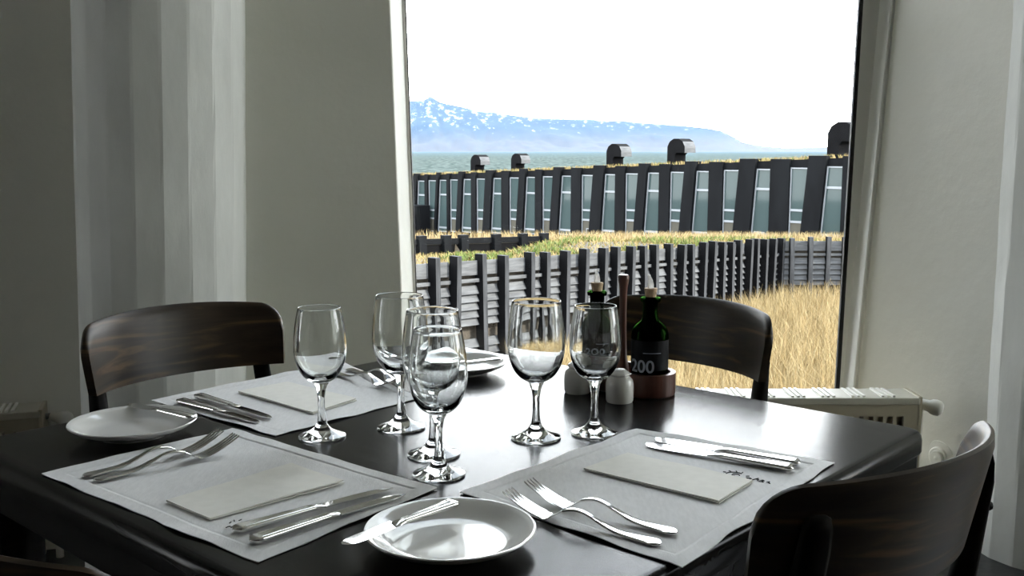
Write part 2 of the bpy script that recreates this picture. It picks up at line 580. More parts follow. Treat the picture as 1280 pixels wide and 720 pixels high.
# ------------------------------------------------------------------ radiators
def radiator(label, x0, x1, y_front, z0, z1, loc=None, rz=0.0):
    r = thing('radiator', label, 'radiator', loc or ((x0 + x1) / 2, y_front + 0.06, 0), rz)
    cx = (x0 + x1) / 2
    f = -0.06                                   # front face in local y
    hw = (x1 - x0) / 2
    d = 0.115
    # ribbed front panel: profile along x, extruded in z, inside a flat border
    bd = 0.045
    MB().ring([(-hw + .004, z0), (hw - .004, z0), (hw - .004, z1 - .022), (-hw + .004, z1 - .022)],
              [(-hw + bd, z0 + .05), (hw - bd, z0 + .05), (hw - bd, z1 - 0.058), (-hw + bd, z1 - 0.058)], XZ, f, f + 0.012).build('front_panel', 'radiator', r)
    prof = []
    x = -hw + bd
    p = 0.0285
    while x < hw - bd - p:
        prof += [(x, f + 0.030), (x + p * .42, f + 0.030), (x + p * .52, f + 0.003), (x + p * .88, f + 0.003)]
        x += p
    prof.append((x, f + 0.030))
    mb = MB()
    for i in range(len(prof) - 1):
        (xa, ya), (xb, yb) = prof[i], prof[i + 1]
        mb.add([(xa, ya, z0 + .05), (xb, yb, z0 + .05), (xb, yb, z1 - .058), (xa, ya, z1 - .058)], [(0, 1, 2, 3)])
    mb.build('ribbed_panel', 'radiator', r, fix=False)
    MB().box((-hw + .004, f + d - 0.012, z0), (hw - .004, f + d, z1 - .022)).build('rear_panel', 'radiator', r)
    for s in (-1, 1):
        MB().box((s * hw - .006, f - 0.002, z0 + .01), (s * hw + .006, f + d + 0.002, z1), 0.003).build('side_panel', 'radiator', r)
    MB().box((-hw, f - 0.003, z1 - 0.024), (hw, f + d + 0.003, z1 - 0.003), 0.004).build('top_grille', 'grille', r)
    # raised pale bars in threes along the grille
    bar = MB().box((-.0028, f + 0.008, z1 - 0.004), (.005, f + d - 0.008, z1 + .002)).mesh('grille_bar')
    n = int((x1 - x0 - .1) / 0.086)
    for k in range(n):
        for j in (-1, 0, 1):
            link('grille_bar', bar, 'radiator_white', r, loc=(hw - 0.09 - 0.086 * k + j * 0.016, 0, 0))
    # thermostatic valve on its elbow
    v = MB().tube([(hw, 0.0, z1 - .035), (hw + .03, 0.0, z1 - .035)], 0.009, 10).build('valve', 'steel_dark', r, smooth=40)
    MB().lathe([(0, 0), (.013, 0), (.016, .006), (.0165, .024), (.0215, .032), (.0235, .044), (.0215, .056), (.015, .063), (0, .066)], 24).build(
        'thermostat_head', 'radiator_white', v, smooth=50, loc=(hw + .024, -0.0, z1 - .035), rot=Vector((.80, -.58, -.12)).to_track_quat('Z', 'Y').to_euler())
    # feed pipes and feet
    for px in (-hw + .09, hw - .08):
        ft = MB().box((px - .012, -0.012, 0.006), (px + .012, 0.012, z0 + .02)).build('foot', 'radiator_white', r)
        MB().box((px - .06, -0.055, 0.0), (px + .06, 0.055, 0.007), 0.002).build('foot_plate', 'radiator_white', ft)
    MB().tube([(hw + .022, 0.0, 0.0), (hw + .022, 0.0, z1 - .035)], 0.011, 12).build('feed_pipe', 'radiator_white', r, smooth=40)
    return r


radiator('cream panel radiator under the big window behind the table, white valve on its end', -0.22, 1.168, 2.85, 0.11, 0.492)
radiator('cream panel radiator at the left edge, behind the table beside the round column', -2.55, -1.352, 2.83, 0.10, 0.462, (-1.925, 2.69, 0), radians(18.2))

cp = thing('cover_plate', 'round white cover plate on the wall below the radiator valve', 'cover plate', (1.322, 3.0570, 0.25), radians(-60.0))
MB().lathe([(0, 0.012), (.030, .012), (.034, .008), (.052, .006), (.056, 0.0), (0.056, -.002)], 40).build('disc', 'plaster', cp, smooth=30, rot=(radians(90), 0, 0))
MB().lathe([(0, .022), (.004, .020), (.010, .0185), (.018, .0205), (.022, .0195), (.024, .010)], 32).build('cap', 'plaster', cp, smooth=30, rot=(radians(90), 0, 0))

# ================================================================== the table
TZ = 0.75
T_C = (-0.09, 1.5445)
T_R = radians(-42.1)
T_H = 0.535


def rounded_square(h, r, n=6):
    pts = []
    for cx, cy, a0 in ((h - r, h - r, 0), (-h + r, h - r, 90), (-h + r, -h + r, 180), (h - r, -h + r, 270)):
        for k in range(n + 1):
            a = radians(a0 + 90 * k / n)
            pts.append((cx + r * cos(a), cy + r * sin(a)))
    return pts


table = thing('dining_table', 'square black wooden table laid for a meal by the window', 'table', (*T_C, 0), T_R)
rings = []
for inset, z in ((0.012, .712), (0.002, .714), (0, .718), (0, .736), (0.0015, .7425), (.005, .7475), (.010, .7495), (.016, .75)):
    rings.append([(x, y, z) for x, y in rounded_square(T_H - inset, 0.035 - inset)])
MB().loft(rings).build('tabletop', 'table', table, smooth=40)
rings = [[(x, y, z) for x, y in rounded_square(T_H - .006, 0.03)] for z in (.672, .713)]
MB().ring(rounded_square(T_H - .005, .03), rounded_square(T_H - .03, .02), XY, .672, .7125).build('apron', 'table', table)
for sx in (-1, 1):
    for sy in (-1, 1):
        c = T_H - .055
        rr = []
        for z, h in ((0, .022), (.01, .025), (.40, .031), (.68, .036)):
            rr.append([(sx * c + x, sy * c + y, z) for x, y in rounded_square(h, .006, 2)])
        MB().loft(rr).build('leg', 'table', table, smooth=40)


# ================================================================== chairs
def make_chair():
    root = thing('bentwood_chair', '', 'chair', group='bentwood chairs around the table')
    R, TH = 0.312, radians(45.5)
    L = R * TH
    LEAN = 0.22
    ZT, HB = 0.86, 0.135

    def arc(s, off=0.0):
        """s runs along the board from -L to L; off is outward"""
        a = s / R
        rr = R + off
        return Vector((rr * sin(a), R * cos(TH) - rr * cos(a), 0))

    def lean(p, z):
        return Vector((p.x, p.y + LEAN * (ZT - z), z))

    # backrest: a bent board, rounded upper corners, ends drawn in towards the bottom
    nu, nv, th = 44, 10, 0.016
    front, back = [], []
    rc = 0.048
    for i in range(nu + 1):
        u = -1 + 2 * i / nu
        u = math.copysign(1 - (1 - abs(u)) ** 1.35, u)
        d = (1 - abs(u)) * L
        drop = rc - sqrt(max(0.0, rc * rc - (rc - d) ** 2)) if d < rc else 0.0
        zt = ZT + 0.006 - 0.012 * u * u - drop * 0.95
        zb = ZT - HB + 0.004 * u * u
        fr_, bk_ = [], []
        for j in range(nv + 1):
            v = j / nv
            z = lerp(zb, zt, v)
            s = u * L * (1 - 0.055 * max(0.0, 1 - (z - (ZT - HB)) / HB) ** 1.3)
            edge = 1.0
            if j == nv:
                edge = 0.55
            fr_.append(lean(arc(s, -th * .5 * edge), z))
            bk_.append(lean(arc(s, th * .5 * edge), z))
        front.append(fr_)
        back.append(bk_)
    rings = []
    for i in range(nu + 1):
        f_, b_ = front[i], back[i]
        top = (f_[-1] + b_[-1]) / 2 + Vector((0, 0, .0022))
        rings.append(f_ + [top] + b_[::-1])
    MB().loft(rings).build('backrest', 'chair_back', root, smooth=50)

    # rear posts run from the floor up behind the board
    for sg in (-1, 1):
        s = sg * L * 0.74
        a = s / R
        ta = Vector((cos(a), sin(a), 0))
        no = Vector((sin(a), -cos(a), 0))
        rr = []
        for z, wd, dp, push in ((0.0, .030, .028, 0.0), (.25, .032, .034, 0.0), (.45, .036, .044, 0.0), (.60, .036, .036, .0), (.70, .036, .026, .0), (.79, .034, .017, 0), (.815, .032, .011, 0), (.826, .026, .006, 0), (.829, .014, .003, 0)):
            c = lean(arc(s, 0.008), z)
            if z < .45:
                c.y = lean(arc(s, 0.008), .45).y - (0.45 - z) * 0.12
            c = Vector((c.x * (1 - 0.10 * max(0, (.60 - z)) / .6), c.y, z))
            q = []
            for k in range(12):
                w = 2 * pi * k / 12
                cu = math.copysign(abs(cos(w)) ** .5, cos(w))
                cv = math.copysign(abs(sin(w)) ** .5, sin(w))
                q.append(c + ta * (cu * wd / 2) + no * (dp / 2 + cv * dp / 2))
            rr.append(q)
        p = MB().loft(rr).build('rear_leg', 'chair_black', root, smooth=50)
        # two round bolt heads through post and board
        for zz in (.755, .695 + .02):
            c = lean(arc(s, 0.008), zz) + no * 0.020
            MB().lathe([(0, .006), (.004, .005), (.006, .002), (.006, -.004)], 12).build(
                'bolt', 'chair_black', p, smooth=40, loc=c, rot=no.to_track_quat('Z', 'Y').to_euler())
    # seat, apron, front legs, stretchers
    yb = lean(arc(0), .45).y
    pts = []
    for x, y in ((-.175, .03), (-.215, .30), (-.20, .405), (-.12, .425), (.12, .425), (.20, .405), (.215, .30), (.175, .03), (.10, -.005), (-.10, -.005)):
        pts.append((x, yb + y))
    rr = [[(x * k, yb + .2 + (y - yb - .2) * k, z) for x, y in pts] for k, z in ((.97, .428), (1, .432), (1, .445), (.985, .452), (.9, .450), (.5, .446), (.1, .445))]
    MB().loft(rr).build('seat', 'chair_back', root, smooth=40)
    rr = MB().ring([(x * .93, yb + .2 + (y - yb - .2) * .93) for x, y in pts], [(x * .84, yb + .2 + (y - yb - .2) * .84) for x, y in pts], XY, .385, .429)
    rr.build('seat_frame', 'chair_black', root)
    for sg in (-1, 1):
        MB().tube([(sg * .165, yb + .36, .43), (sg * .172, yb + .375, .2), (sg * .176, yb + .385, 0)], [.018, .016, .012], 12).build('front_leg', 'chair_black', root, smooth=50)
        MB().tube([(sg * .171, yb + .37, .22), (sg * .155, yb - .02, .24)], .009, 8).build('stretcher', 'chair_black', root, smooth=50)
    return root


chair0 = make_chair()
chairs = [
    ((-0.66, 2.055), (0.722, -0.691), 'dark bentwood chair standing in front of the round left column'),
    ((0.362, 2.168), (-0.694, -0.72), 'dark bentwood chair with its back to the big window, behind the bottles'),
    ((0.417, 1.126), (-0.637, 0.77), 'dark bentwood chair in the right corner, its rounded back towards us'),
    ((-0.470, 0.925), (0.65, 0.76), 'black bentwood chair at the bottom left corner, only its top rail showing'),
]
for i, ((x, y), (fx, fy), lab) in enumerate(chairs):
    c = chair0 if i == 0 else copy_tree(chair0)
    c.location = (x, y, 0)
    c.rotation_euler = (0, 0, atan2(-fx, fy))
    c['label'] = lab


# ================================================================== placemats
def placemat(corners, label, seed):
    """corners run left, far, right, near on the table; a woven cloth with a stitched hem and slightly wavy edges"""
    root = thing('placemat', label, 'placemat', (*corners[0], TZ), group='grey linen placemats')
    P = [Vector((c[0] - corners[0][0], c[1] - corners[0][1], 0)) for c in corners]
    top, bot = [], []
    lu = ((P[3] - P[0]).length + (P[2] - P[1]).length) / 2
    lv = ((P[1] - P[0]).length + (P[2] - P[3]).length) / 2
    hem = 0.024

    def stops(length, n):
        near = [0, .001, .006, .012, .018, hem - .0025, hem - .0012, hem + .0004, hem + .0015, hem + .005]
        mid_ = list(np.linspace(.036, length - .036, n))
        return [a / length for a in near] + [m / length for m in mid_] + [1 - a / length for a in near[::-1]]

    us, vs_ = stops(lu, 50), stops(lv, 36)
    nu, nv = len(us) - 1, len(vs_) - 1
    for v in vs_:
        for u in us:
            p = (P[0] * (1 - u) + P[3] * u) * (1 - v) + (P[1] * (1 - u) + P[2] * u) * v
            du, dv = min(u, 1 - u) * lu, min(v, 1 - v) * lv
            d = min(du, dv)
            e = max(0.0, 1 - d / 0.045)
            along = (v * lv) if du < dv else (u * lu)
            wob = noise.noise(Vector((p.x * 16 + seed, p.y * 16, seed)))
            # edges wander by a few millimetres
            q = p + Vector((noise.noise(Vector((p.y * 17, seed, 1.0))), noise.noise(Vector((p.x * 17, seed, 4.0))), 0)) * 0.007 * e
            z = 0.0014 + 0.0003 * wob + e * 0.0028 * max(0.0, wob + .2)
            if d < hem - .0015:                              # doubled hem, puckered along its seam
                z += 0.0007 + 0.0006 * noise.noise(Vector((along * 70, d * 40, seed))) * min(1, d / .006)
            elif d < hem + .001:
                z -= 0.0002
            else:
                z += 0.0005 * max(0, 1 - (d - hem) / .02) * noise.noise(Vector((along * 60, 3, seed)))
            z = max(z, .0007)
            top.append((q.x, q.y, z))
            bot.append((q.x, q.y, max(0.0002, z - 0.0011)))
    n = (nu + 1) * (nv + 1)
    idx = lambda i, j: j * (nu + 1) + i
    fs = []
    for j in range(nv):
        for i in range(nu):
            fs.append((idx(i, j), idx(i + 1, j), idx(i + 1, j + 1), idx(i, j + 1)))
            fs.append(tuple(n + k for k in (idx(i, j + 1), idx(i + 1, j + 1), idx(i + 1, j), idx(i, j))))
    rim = [idx(i, 0) for i in range(nu + 1)] + [idx(nu, j) for j in range(1, nv + 1)] + \
          [idx(i, nv) for i in range(nu - 1, -1, -1)] + [idx(0, j) for j in range(nv - 1, 0, -1)]
    for a, b in zip(rim, rim[1:] + rim[:1]):
        fs.append((a, b, n + b, n + a))
    MB().add(top + bot, fs).build('cloth', 'linen', root, smooth=60)
    return root


mat_right = placemat([(-0.067, 1.272), (0.197, 1.576), (0.456, 1.398), (0.181, 1.032)],
                     'grey linen placemat at the right place, black emblem stitched in its corner', 3.0)
mat_near = placemat([(-0.643, 1.349), (-0.446, 1.579), (-0.098, 1.289), (-0.273, 1.046)],
                    'grey linen placemat nearest the bottom left chair, wavy hem along the table edge', 8.0)
mat_far = placemat([(-0.638, 1.762), (-0.357, 2.096), (-0.165, 1.782), (-0.366, 1.537)],
                   'grey linen placemat before the left column chair, under the tall glasses', 14.0)


def emblem(parent, origin, ang, size, glyphs):
    """stitched marks: little raised black threads lying on the cloth"""
    mb = MB()
    ca, sa = cos(ang), sin(ang)
    for line in glyphs:
        mb.tube([(origin[0] + size * (x * ca - y * sa), origin[1] + size * (x * sa + y * ca), origin[2]) for x, y in line], 0.0007, 5)
    return mb.build('emblem', 'thread', parent)


swirl = [[(0.32 * cos(radians(a)), 0.32 * sin(radians(a))) for a in range(60, 330, 18)],
         [(0.14 * cos(radians(a)) + .06, 0.14 * sin(radians(a))) for a in range(20, 300, 24)]]
for a in range(70, 330, 32):
    swirl.append([(0.40 * cos(radians(a)), 0.40 * sin(radians(a))), (0.50 * cos(radians(a + 6)), 0.50 * sin(radians(a + 6)))])
script = [[(.50, -.05), (.62, .02), (.72, -.04), (.66, -.12), (.56, -.10)], [(.80, -.14), (.86, .06), (.90, .18)],
          [(.86, .02), (.97, .05), (.99, -.12)], [(1.06, -.14), (1.12, .08), (1.20, .02), (1.13, -.06), (1.24, -.16)],
          [(1.32, -.05), (1.40, .05), (1.42, -.10), (1.50, -.14)], [(.42, .12), (.52, .2)], [(.3, -.42), (.42, -.36)]]
ox, oy = corners0 = (-0.067, 1.272)
emblem(mat_right, (0.303 - ox, 1.345 - oy, .0019), radians(-38), 0.036, swirl + script)
emblem(mat_near, (-0.335 + .643, 1.148 - 1.349, .0019), radians(40), 0.030,
       [[(0, 0), (.12, .06), (.2, .02)], [(.32, .38), (.42, .46)], [(.55, .44), (.6, .58)], [(.72, .40), (.86, .46)], [(.15, -.1), (.3, -.06)]])


# ================================================================== napkins
def napkin(corners, label, seed):
    """folded paper napkin: two leaves, the fold on the near side, the upper leaf lifting slightly"""
    z0 = TZ + 0.0022
    root = thing('napkin', label, 'napkin', (*corners[0], z0), group='folded ivory napkins')
    P = [Vector((c[0] - corners[0][0], c[1] - corners[0][1], 0)) for c in corners]
    nu, nv = 26, 14
    for leaf, (zb, th) in enumerate(((0.0003, .0011), (0.0017, .0013))):
        top, bot = [], []
        for j in range(nv + 1):
            for i in range(nu + 1):
                u, v = i / nu, j / nv
                p = (P[0] * (1 - u) + P[3] * u) * (1 - v) + (P[1] * (1 - u) + P[2] * u) * v
                wob = noise.noise(Vector((p.x * 11 + seed, p.y * 11, seed + leaf)))
                lift = 0.0018 * leaf * (u ** 2 * .5 + v * .4) * (0.8 + wob) + .0005 * (wob + .7)
                if leaf:
                    p = p * 0.995
                top.append((p.x, p.y, zb + th + lift))
                bot.append((p.x, p.y, zb + lift * .95))
        n = (nu + 1) * (nv + 1)
        idx = lambda i, j: j * (nu + 1) + i
        fs = []
        for j in range(nv):
            for i in range(nu):
                fs.append((idx(i, j), idx(i + 1, j), idx(i + 1, j + 1), idx(i, j + 1)))
                fs.append(tuple(n + k for k in (idx(i, j + 1), idx(i + 1, j + 1), idx(i + 1, j), idx(i, j))))
        rim = [idx(i, 0) for i in range(nu + 1)] + [idx(nu, j) for j in range(1, nv + 1)] + \
              [idx(i, nv) for i in range(nu - 1, -1, -1)] + [idx(0, j) for j in range(nv - 1, 0, -1)]
        for a, b in zip(rim, rim[1:] + rim[:1]):
            fs.append((a, b, n + b, n + a))
        MB().add(top + bot, fs).build('folded_leaf', 'napkin', root, smooth=60)
    return root


napkin([(0.099, 1.364), (0.168, 1.435), (0.321, 1.312), (0.259, 1.228)], 'ivory folded napkin on the right placemat, beside the bright knives', 2.0)
napkin([(-0.434, 1.234), (-0.308, 1.385), (-0.222, 1.306), (-0.36, 1.17)], 'ivory folded napkin on the near placemat, between forks and knives', 5.0)
napkin([(-0.499, 1.819), (-0.425, 1.896), (-0.274, 1.759), (-0.333, 1.665)], 'ivory folded napkin on the far placemat, behind the leftmost wine glass', 9.0)


# ================================================================== wine glasses
def wine_glass(name, H, bowl_max, bowl_zmax, rim_r, bowl_z0, foot_r, stem_r, label):
    root = thing(name, label, 'wine glass', group='wine glasses on the table')
    seg = 72
    # foot: open where the stem begins, so the three parts make one closed glass body
    z_a, z_b = 0.024, bowl_z0 - 0.016
    foot = [(0, 0.0012), (foot_r * .6, .0009), (foot_r * .93, 0.0), (foot_r * .985, .0005), (foot_r, .0018), (foot_r * .985, .0030), (foot_r * .93, .0038),
            (foot_r * .78, .0056), (foot_r * .60, .0082), (foot_r * .46, .0112), (foot_r * .37, .0142), (foot_r * .31, .0165), (stem_r * 1.75, .0200), (stem_r * 1.35, z_a)]
    stem = [(stem_r * 1.35, z_a), (stem_r * 1.15, z_a + .008), (stem_r, z_a + .02), (stem_r * .96, (z_a + z_b) / 2), (stem_r * 1.05, z_b - .012), (stem_r * 1.25, z_b - .005), (stem_r * 1.45, z_b)]
    # bowl, outside
    out = [(stem_r * 1.45, z_b), (stem_r * 1.75, z_b + .006), (stem_r * 2.2, z_b + .0095)]
    n = 18
    for k in range(1, n + 1):
        t = k / n
        # from the bowl's base up to its widest point
        a = t * pi / 2
        out.append((max(stem_r * 2.2, bowl_max * sin(a) ** 0.80), (z_b + .0105) + (bowl_zmax - z_b - .0105) * (1 - cos(a) ** 1.05)))
    m = 12
    for k in range(1, m + 1):
        t = k / m
        out.append((lerp(bowl_max, rim_r, t ** 1.75), lerp(bowl_zmax, H - .001, t)))
    rim = [(rim_r - .0001, H - .0002), (rim_r - .0006, H), (rim_r - .0011, H - .0004)]
    # bowl, inside: thin wall, thick pool of glass at the bottom
    ins = []
    zin0 = bowl_z0 + .001
    wall_t = .0013
    for k in range(m, 0, -1):
        t = k / m
        ins.append((lerp(bowl_max, rim_r, t ** 1.75) - wall_t, lerp(bowl_zmax, H - .001, t)))
    for k in range(n, 0, -1):
        a = k / n * pi / 2
        r = bowl_max * sin(a) ** 0.86 - wall_t
        ins.append((max(r, .0005) * (1 if k > 1 else .9), zin0 + (bowl_zmax - zin0) * (1 - cos(a) ** 1.02)))
    ins.append((0, zin0 - .0004))
    MB().lathe(foot, seg).build('foot', 'glass', root, smooth=180)
    MB().lathe(stem, seg).build('stem', 'glass', root, smooth=180, fix=False)
    MB().lathe(out + rim + ins, seg)  .build('bowl', 'bowl_glass', root, smooth=180, fix=False)
    return root


big = dict(H=.2145, bowl_max=.0440, bowl_zmax=.146, rim_r=.0372, bowl_z0=.094, foot_r=.0385, stem_r=.0056)
small = dict(H=.2030, bowl_max=.0402, bowl_zmax=.140, rim_r=.0325, bowl_z0=.091, foot_r=.0365, stem_r=.0053)
gl_big = wine_glass('wine_glass', label='large wine glass beside the left cruet bottle, left of a smaller one', **big)
gl_small = wine_glass('wine_glass', label='small wine glass standing alone on the left, in front of the far placemat', **small)
for src, items in ((gl_big, [((0.037, 1.529), None),
                             ((-0.177, 1.588), 'large wine glass at the far placemat edge, left of the overlapping pair'),
                             ((-0.114, 1.441), 'large wine glass half hidden directly behind the frontmost glass')]),
                   (gl_small, [((-0.294, 1.537), None),
                               ((-0.100, 1.349), 'small wine glass frontmost of all, at the corner of the near placemat'),
                               ((0.129, 1.555), 'small wine glass overlapping the left green bottle and shakers')])):
    for i, ((x, y), lab) in enumerate(items):
        g = src if i == 0 else copy_tree(src)
        g.location = (x, y, TZ + .0003)
        g.rotation_euler = (0, 0, 0.7 * i)
        if lab:
            g['label'] = lab


# ================================================================== plates
def make_plate():
    root = thing('side_plate', '', 'plate', group='white side plates')
    R = .0965
    under = [(0, .0035), (.045, .0032), (.050, 0.0), (.054, 0.0), (.056, .0035), (.075, .0085), (.090, .0155), (R - .001, .0205)]
    rim = [(R, .0218), (R - .0008, .0230), (R - .0022, .0232)]
    top = [(.088, .0192), (.078, .0138), (.070, .0092), (.062, .0070), (.05, .0063), (.02, .0060), (0, .0060)]
    MB().lathe(under + rim[:2], 72).build('underside', 'glaze', root, smooth=50)
    MB().lathe(rim[1:] + top, 72).build('dish', 'glaze', root, smooth=60)
    return root


plate0 = make_plate()
for i, ((x, y), lab) in enumerate([((-0.069, 1.097), 'white side plate at the front table edge, bright window reflection in it'),
                                   ((-0.592, 1.553), 'white side plate on the dark left corner of the table'),
                                   ((-0.105, 2.005), 'white side plate at the far corner, behind the wine glasses')]):
    p = plate0 if i == 0 else copy_tree(plate0)
    p.location = (x, y, TZ + .0002)
    p['label'] = lab


# ================================================================== cutlery
def strip_solid(stations, n_across=7, closed_ends=True):
    """stations: (y, half width, centre z, thickness, rim) -> a flat bar with a raised border line"""
    rings = []
    for y, w, z, t, rim in stations:
        q = []
        for k in range(n_across):
            a = -1 + 2 * k / (n_across - 1)
            zz = z + t * .5 + (rim if abs(a) > .6 and abs(a) < .9 else 0) - (t * .35 if abs(a) > .95 else 0)
            q.append((a * w, y, zz))
        for k in range(n_across - 1, -1, -1):
            a = -1 + 2 * k / (n_across - 1)
            q.append((a * w * .98, y, z - t * .5 + (t * .35 if abs(a) > .95 else 0)))
        rings.append(q)
    return MB().loft(rings)


def make_fork():
    root = thing('fork', '', 'fork', group='table forks')
    hz = lambda y: .0025 + .0165 * math.exp(-((y - .108) / .036) ** 2)          # arched neck
    st = []
    for k in range(29):
        y = .128 * k / 28
        t = y / .128
        w = .0105 * sqrt(max(0.02, 1 - (1 - min(y / .010, 1)) ** 2)) if y < .01 else lerp(.0105, .0031, min(1, (y - .01) / .085) ** .8)
        st.append((y, max(w, .0028), hz(y), .0024 + .0012 * t, .0006 if y > .004 and y < .08 else 0))
    strip_solid(st, 9).build('handle', 'metal', root, smooth=45)
    # head: shoulders, a shallow bowl, four tines curving up
    zs = lambda y: hz(.128) + (.0035 - hz(.128)) * min(1, (y - .128) / .018) if y < .146 else .0035 + .0215 * ((y - .146) / .062) ** 1.6
    st = []
    for k in range(13):
        y = .1275 + .0305 * k / 12
        w = lerp(.0032, .0122, (min(1, (y - .1275) / .016)) ** .75)
        st.append((y, w, zs(max(y, .128)), .0022, 0))
    head = strip_solid(st, 9).build('head', 'metal', root, smooth=45)
    for i in range(4):
        x = -.0096 + .0064 * i
        rings = []
        for k in range(13):
            y = .157 + .051 * k / 12
            w = lerp(.0021, .0008, (k / 12) ** 1.5)
            z = zs(y)
            xx = x * lerp(1.0, 1.0, k / 12)
            rings.append([(xx - w, y, z - .0009), (xx + w, y, z - .0009), (xx + w * .7, y, z + .0010), (xx - w * .7, y, z + .0010)])
        MB().loft(rings).build('tine', 'metal', head, smooth=45)
    return root


def make_knife(Lh=.108, Lb=.118, name='table_knife', label_cat='knife', grp='table knives', bw=.0100):
    root = thing(name, '', label_cat, group=grp)
    rings = []
    for k in range(25):
        t = k / 24
        y = Lh * t
        e = sqrt(max(.03, 1 - (1 - min(y / .009, 1)) ** 2))
        w = lerp(.0102, .0062, t ** .9) * e
        h = lerp(.0046, .0034, t) * e
        q = []
        for j in range(18):
            a = 2 * pi * j / 18
            c, s = cos(a), sin(a)
            rimk = 1.0
            q.append((w * math.copysign(abs(c) ** .6, c), y, .0050 + h * math.copysign(abs(s) ** .75, s) * (0.86 if abs(c) < .45 else 1)))
        rings.append(q)
    MB().loft(rings).build('handle', 'metal', root, smooth=50)
    # bolster where handle meets blade
    rings = []
    for y, w, h in ((Lh - .001, .0060, .0034), (Lh + .006, .0072, .0030), (Lh + .012, .0086, .0018), (Lh + .016, .0092, .0009)):
        rings.append([(w * cos(2 * pi * j / 14), y, .0046 + h * sin(2 * pi * j / 14)) for j in range(14)])
    MB().loft(rings).build('bolster', 'metal', root, smooth=50)
    # blade: straight back, curved edge sweeping to a rounded tip
    rings = []
    for k in range(23):
        t = k / 22
        y = Lh + .012 + (Lb - .012) * t
        back = bw * .92 if t < .72 else bw * (.92 - .55 * ((t - .72) / .28) ** 1.8)
        edge = -bw * (.85 + .25 * sin(t * pi)) if t < .75 else -bw * (.85 + .25 * sin(t * pi)) * sqrt(max(.0, 1 - ((t - .75) / .25) ** 2.2)) + bw * .2 * ((t - .75) / .25) ** 2
        z = .0046 - .0022 * t
        tilt = .0007
        rings.append([(edge, y, z - .0002 - tilt), (edge, y, z + .0002 - tilt), ((edge + back) / 2, y, z + .0008), (back, y, z + .0010 + tilt), (back, y, z - .0008 + tilt), ((edge + back) / 2, y, z - .0007)])
    MB().loft(rings).build('blade', 'metal', root, smooth=30)
    return root


def lay(src, first, a, b, z, label, flip=False, tilt=0.0):
    o = src if first else copy_tree(src)
    d = Vector((b[0] - a[0], b[1] - a[1]))
    o.location = (a[0], a[1], z)
    o.rotation_euler = (tilt, 0, atan2(-d.x, d.y))
    o['label'] = label
    return o


MZ = TZ + 0.0024
fork0 = make_fork()
lay(fork0, True, (0.189, 1.124), (0.0226, 1.246), MZ, 'steel fork on the right placemat, lying against the napkin side')
lay(fork0, False, (0.166, 1.091), (0.006, 1.200), MZ, 'steel fork on the right placemat, the one nearer the front plate')
lay(fork0, False, (-0.578, 1.329), (-0.456, 1.458), MZ, 'steel fork on the near placemat, tines closest to the left plate')
lay(fork0, False, (-0.556, 1.312), (-0.408, 1.452), MZ, 'steel fork on the near placemat, tines closest to its napkin')
lay(fork0, False, (-0.352, 1.975), (-0.222, 1.842), MZ, 'steel fork on the far placemat, seen past the leftmost glass, nearer its napkin')
lay(fork0, False, (-0.330, 2.010), (-0.203, 1.872), MZ, 'steel fork on the far placemat, at the mat end towards the window')
knife0 = make_knife()
lay(knife0, True, (0.387, 1.356), (0.189, 1.487), MZ, 'bright steel knife on the right placemat, next to the stitched emblem')
lay(knife0, False, (0.403, 1.380), (0.226, 1.502), MZ, 'bright steel knife on the right placemat, at the outer mat edge')
lay(knife0, False, (-0.321, 1.126), (-0.158, 1.280), MZ, 'steel knife on the near placemat, next to the napkin')
lay(knife0, False, (-0.293, 1.093), (-0.146, 1.249), MZ, 'steel knife on the near placemat, next to the front plate')
lay(knife0, False, (-0.563, 1.781), (-0.375, 1.614), MZ, 'steel knife on the far placemat, the one nearer its napkin')
lay(knife0, False, (-0.583, 1.744), (-0.412, 1.606), MZ, 'steel knife on the far placemat, at the edge beside the left plate')
bk0 = make_knife(.085, .085, 'butter_knife', 'knife', 'butter knives on side plates', .0085)
lay(bk0, True, (-0.066, 1.170), (-0.168, 1.058), TZ + .0205, 'butter knife lying across the front side plate')
lay(bk0, False, (-0.497, 1.556), (-0.612, 1.634), TZ + .0205, 'butter knife resting on the far rim of the left side plate')
lay(bk0, False, (-0.020, 2.010), (-0.130, 1.945), TZ + .0205, 'butter knife lying on the far corner side plate')

# ================================================================== cruet stand, bottles, shakers
B1, B2 = Vector((0.250, 1.822)), Vector((0.160, 1.902))
mid = (B1 + B2) / 2
dirb = (B1 - B2).normalized()
st_rot = atan2(dirb.y, dirb.x)
half = (B1 - B2).length / 2
stand = thing('cruet_stand', 'reddish brown wooden cruet stand with tall turned handle, holding two bottles', 'cruet stand', (mid.x, mid.y, TZ + .0002), st_rot)


def stadium(r, n=14):
    return [(half + r * cos(a), r * sin(a)) for a in [-pi / 2 + pi * k / n for k in range(n + 1)]] + \
           [(-half + r * cos(a), r * sin(a)) for a in [pi / 2 + pi * k / n for k in range(n + 1)]]


MB().loft([[(x, y, z) for x, y in stadium(r)] for r, z in ((.044, 0), (.0475, .003), (.048, .011), (.046, .012))]).build('base', 'stand_wood', stand, smooth=40)
MB().ring(stadium(.048), stadium(.0385), XY, .011, .042).build('rim', 'stand_wood', stand, smooth=40)
MB().lathe([(0, .011), (.0125, .011), (.0125, .040), (.0085, .06), (.0070, .10), (.0066, .14), (.0068, .175), (.0076, .190), (.0100, .204), (.0104, .210), (.009, .2135), (0, .214)], 24).build(
    'handle', 'stand_wood', stand, smooth=40)


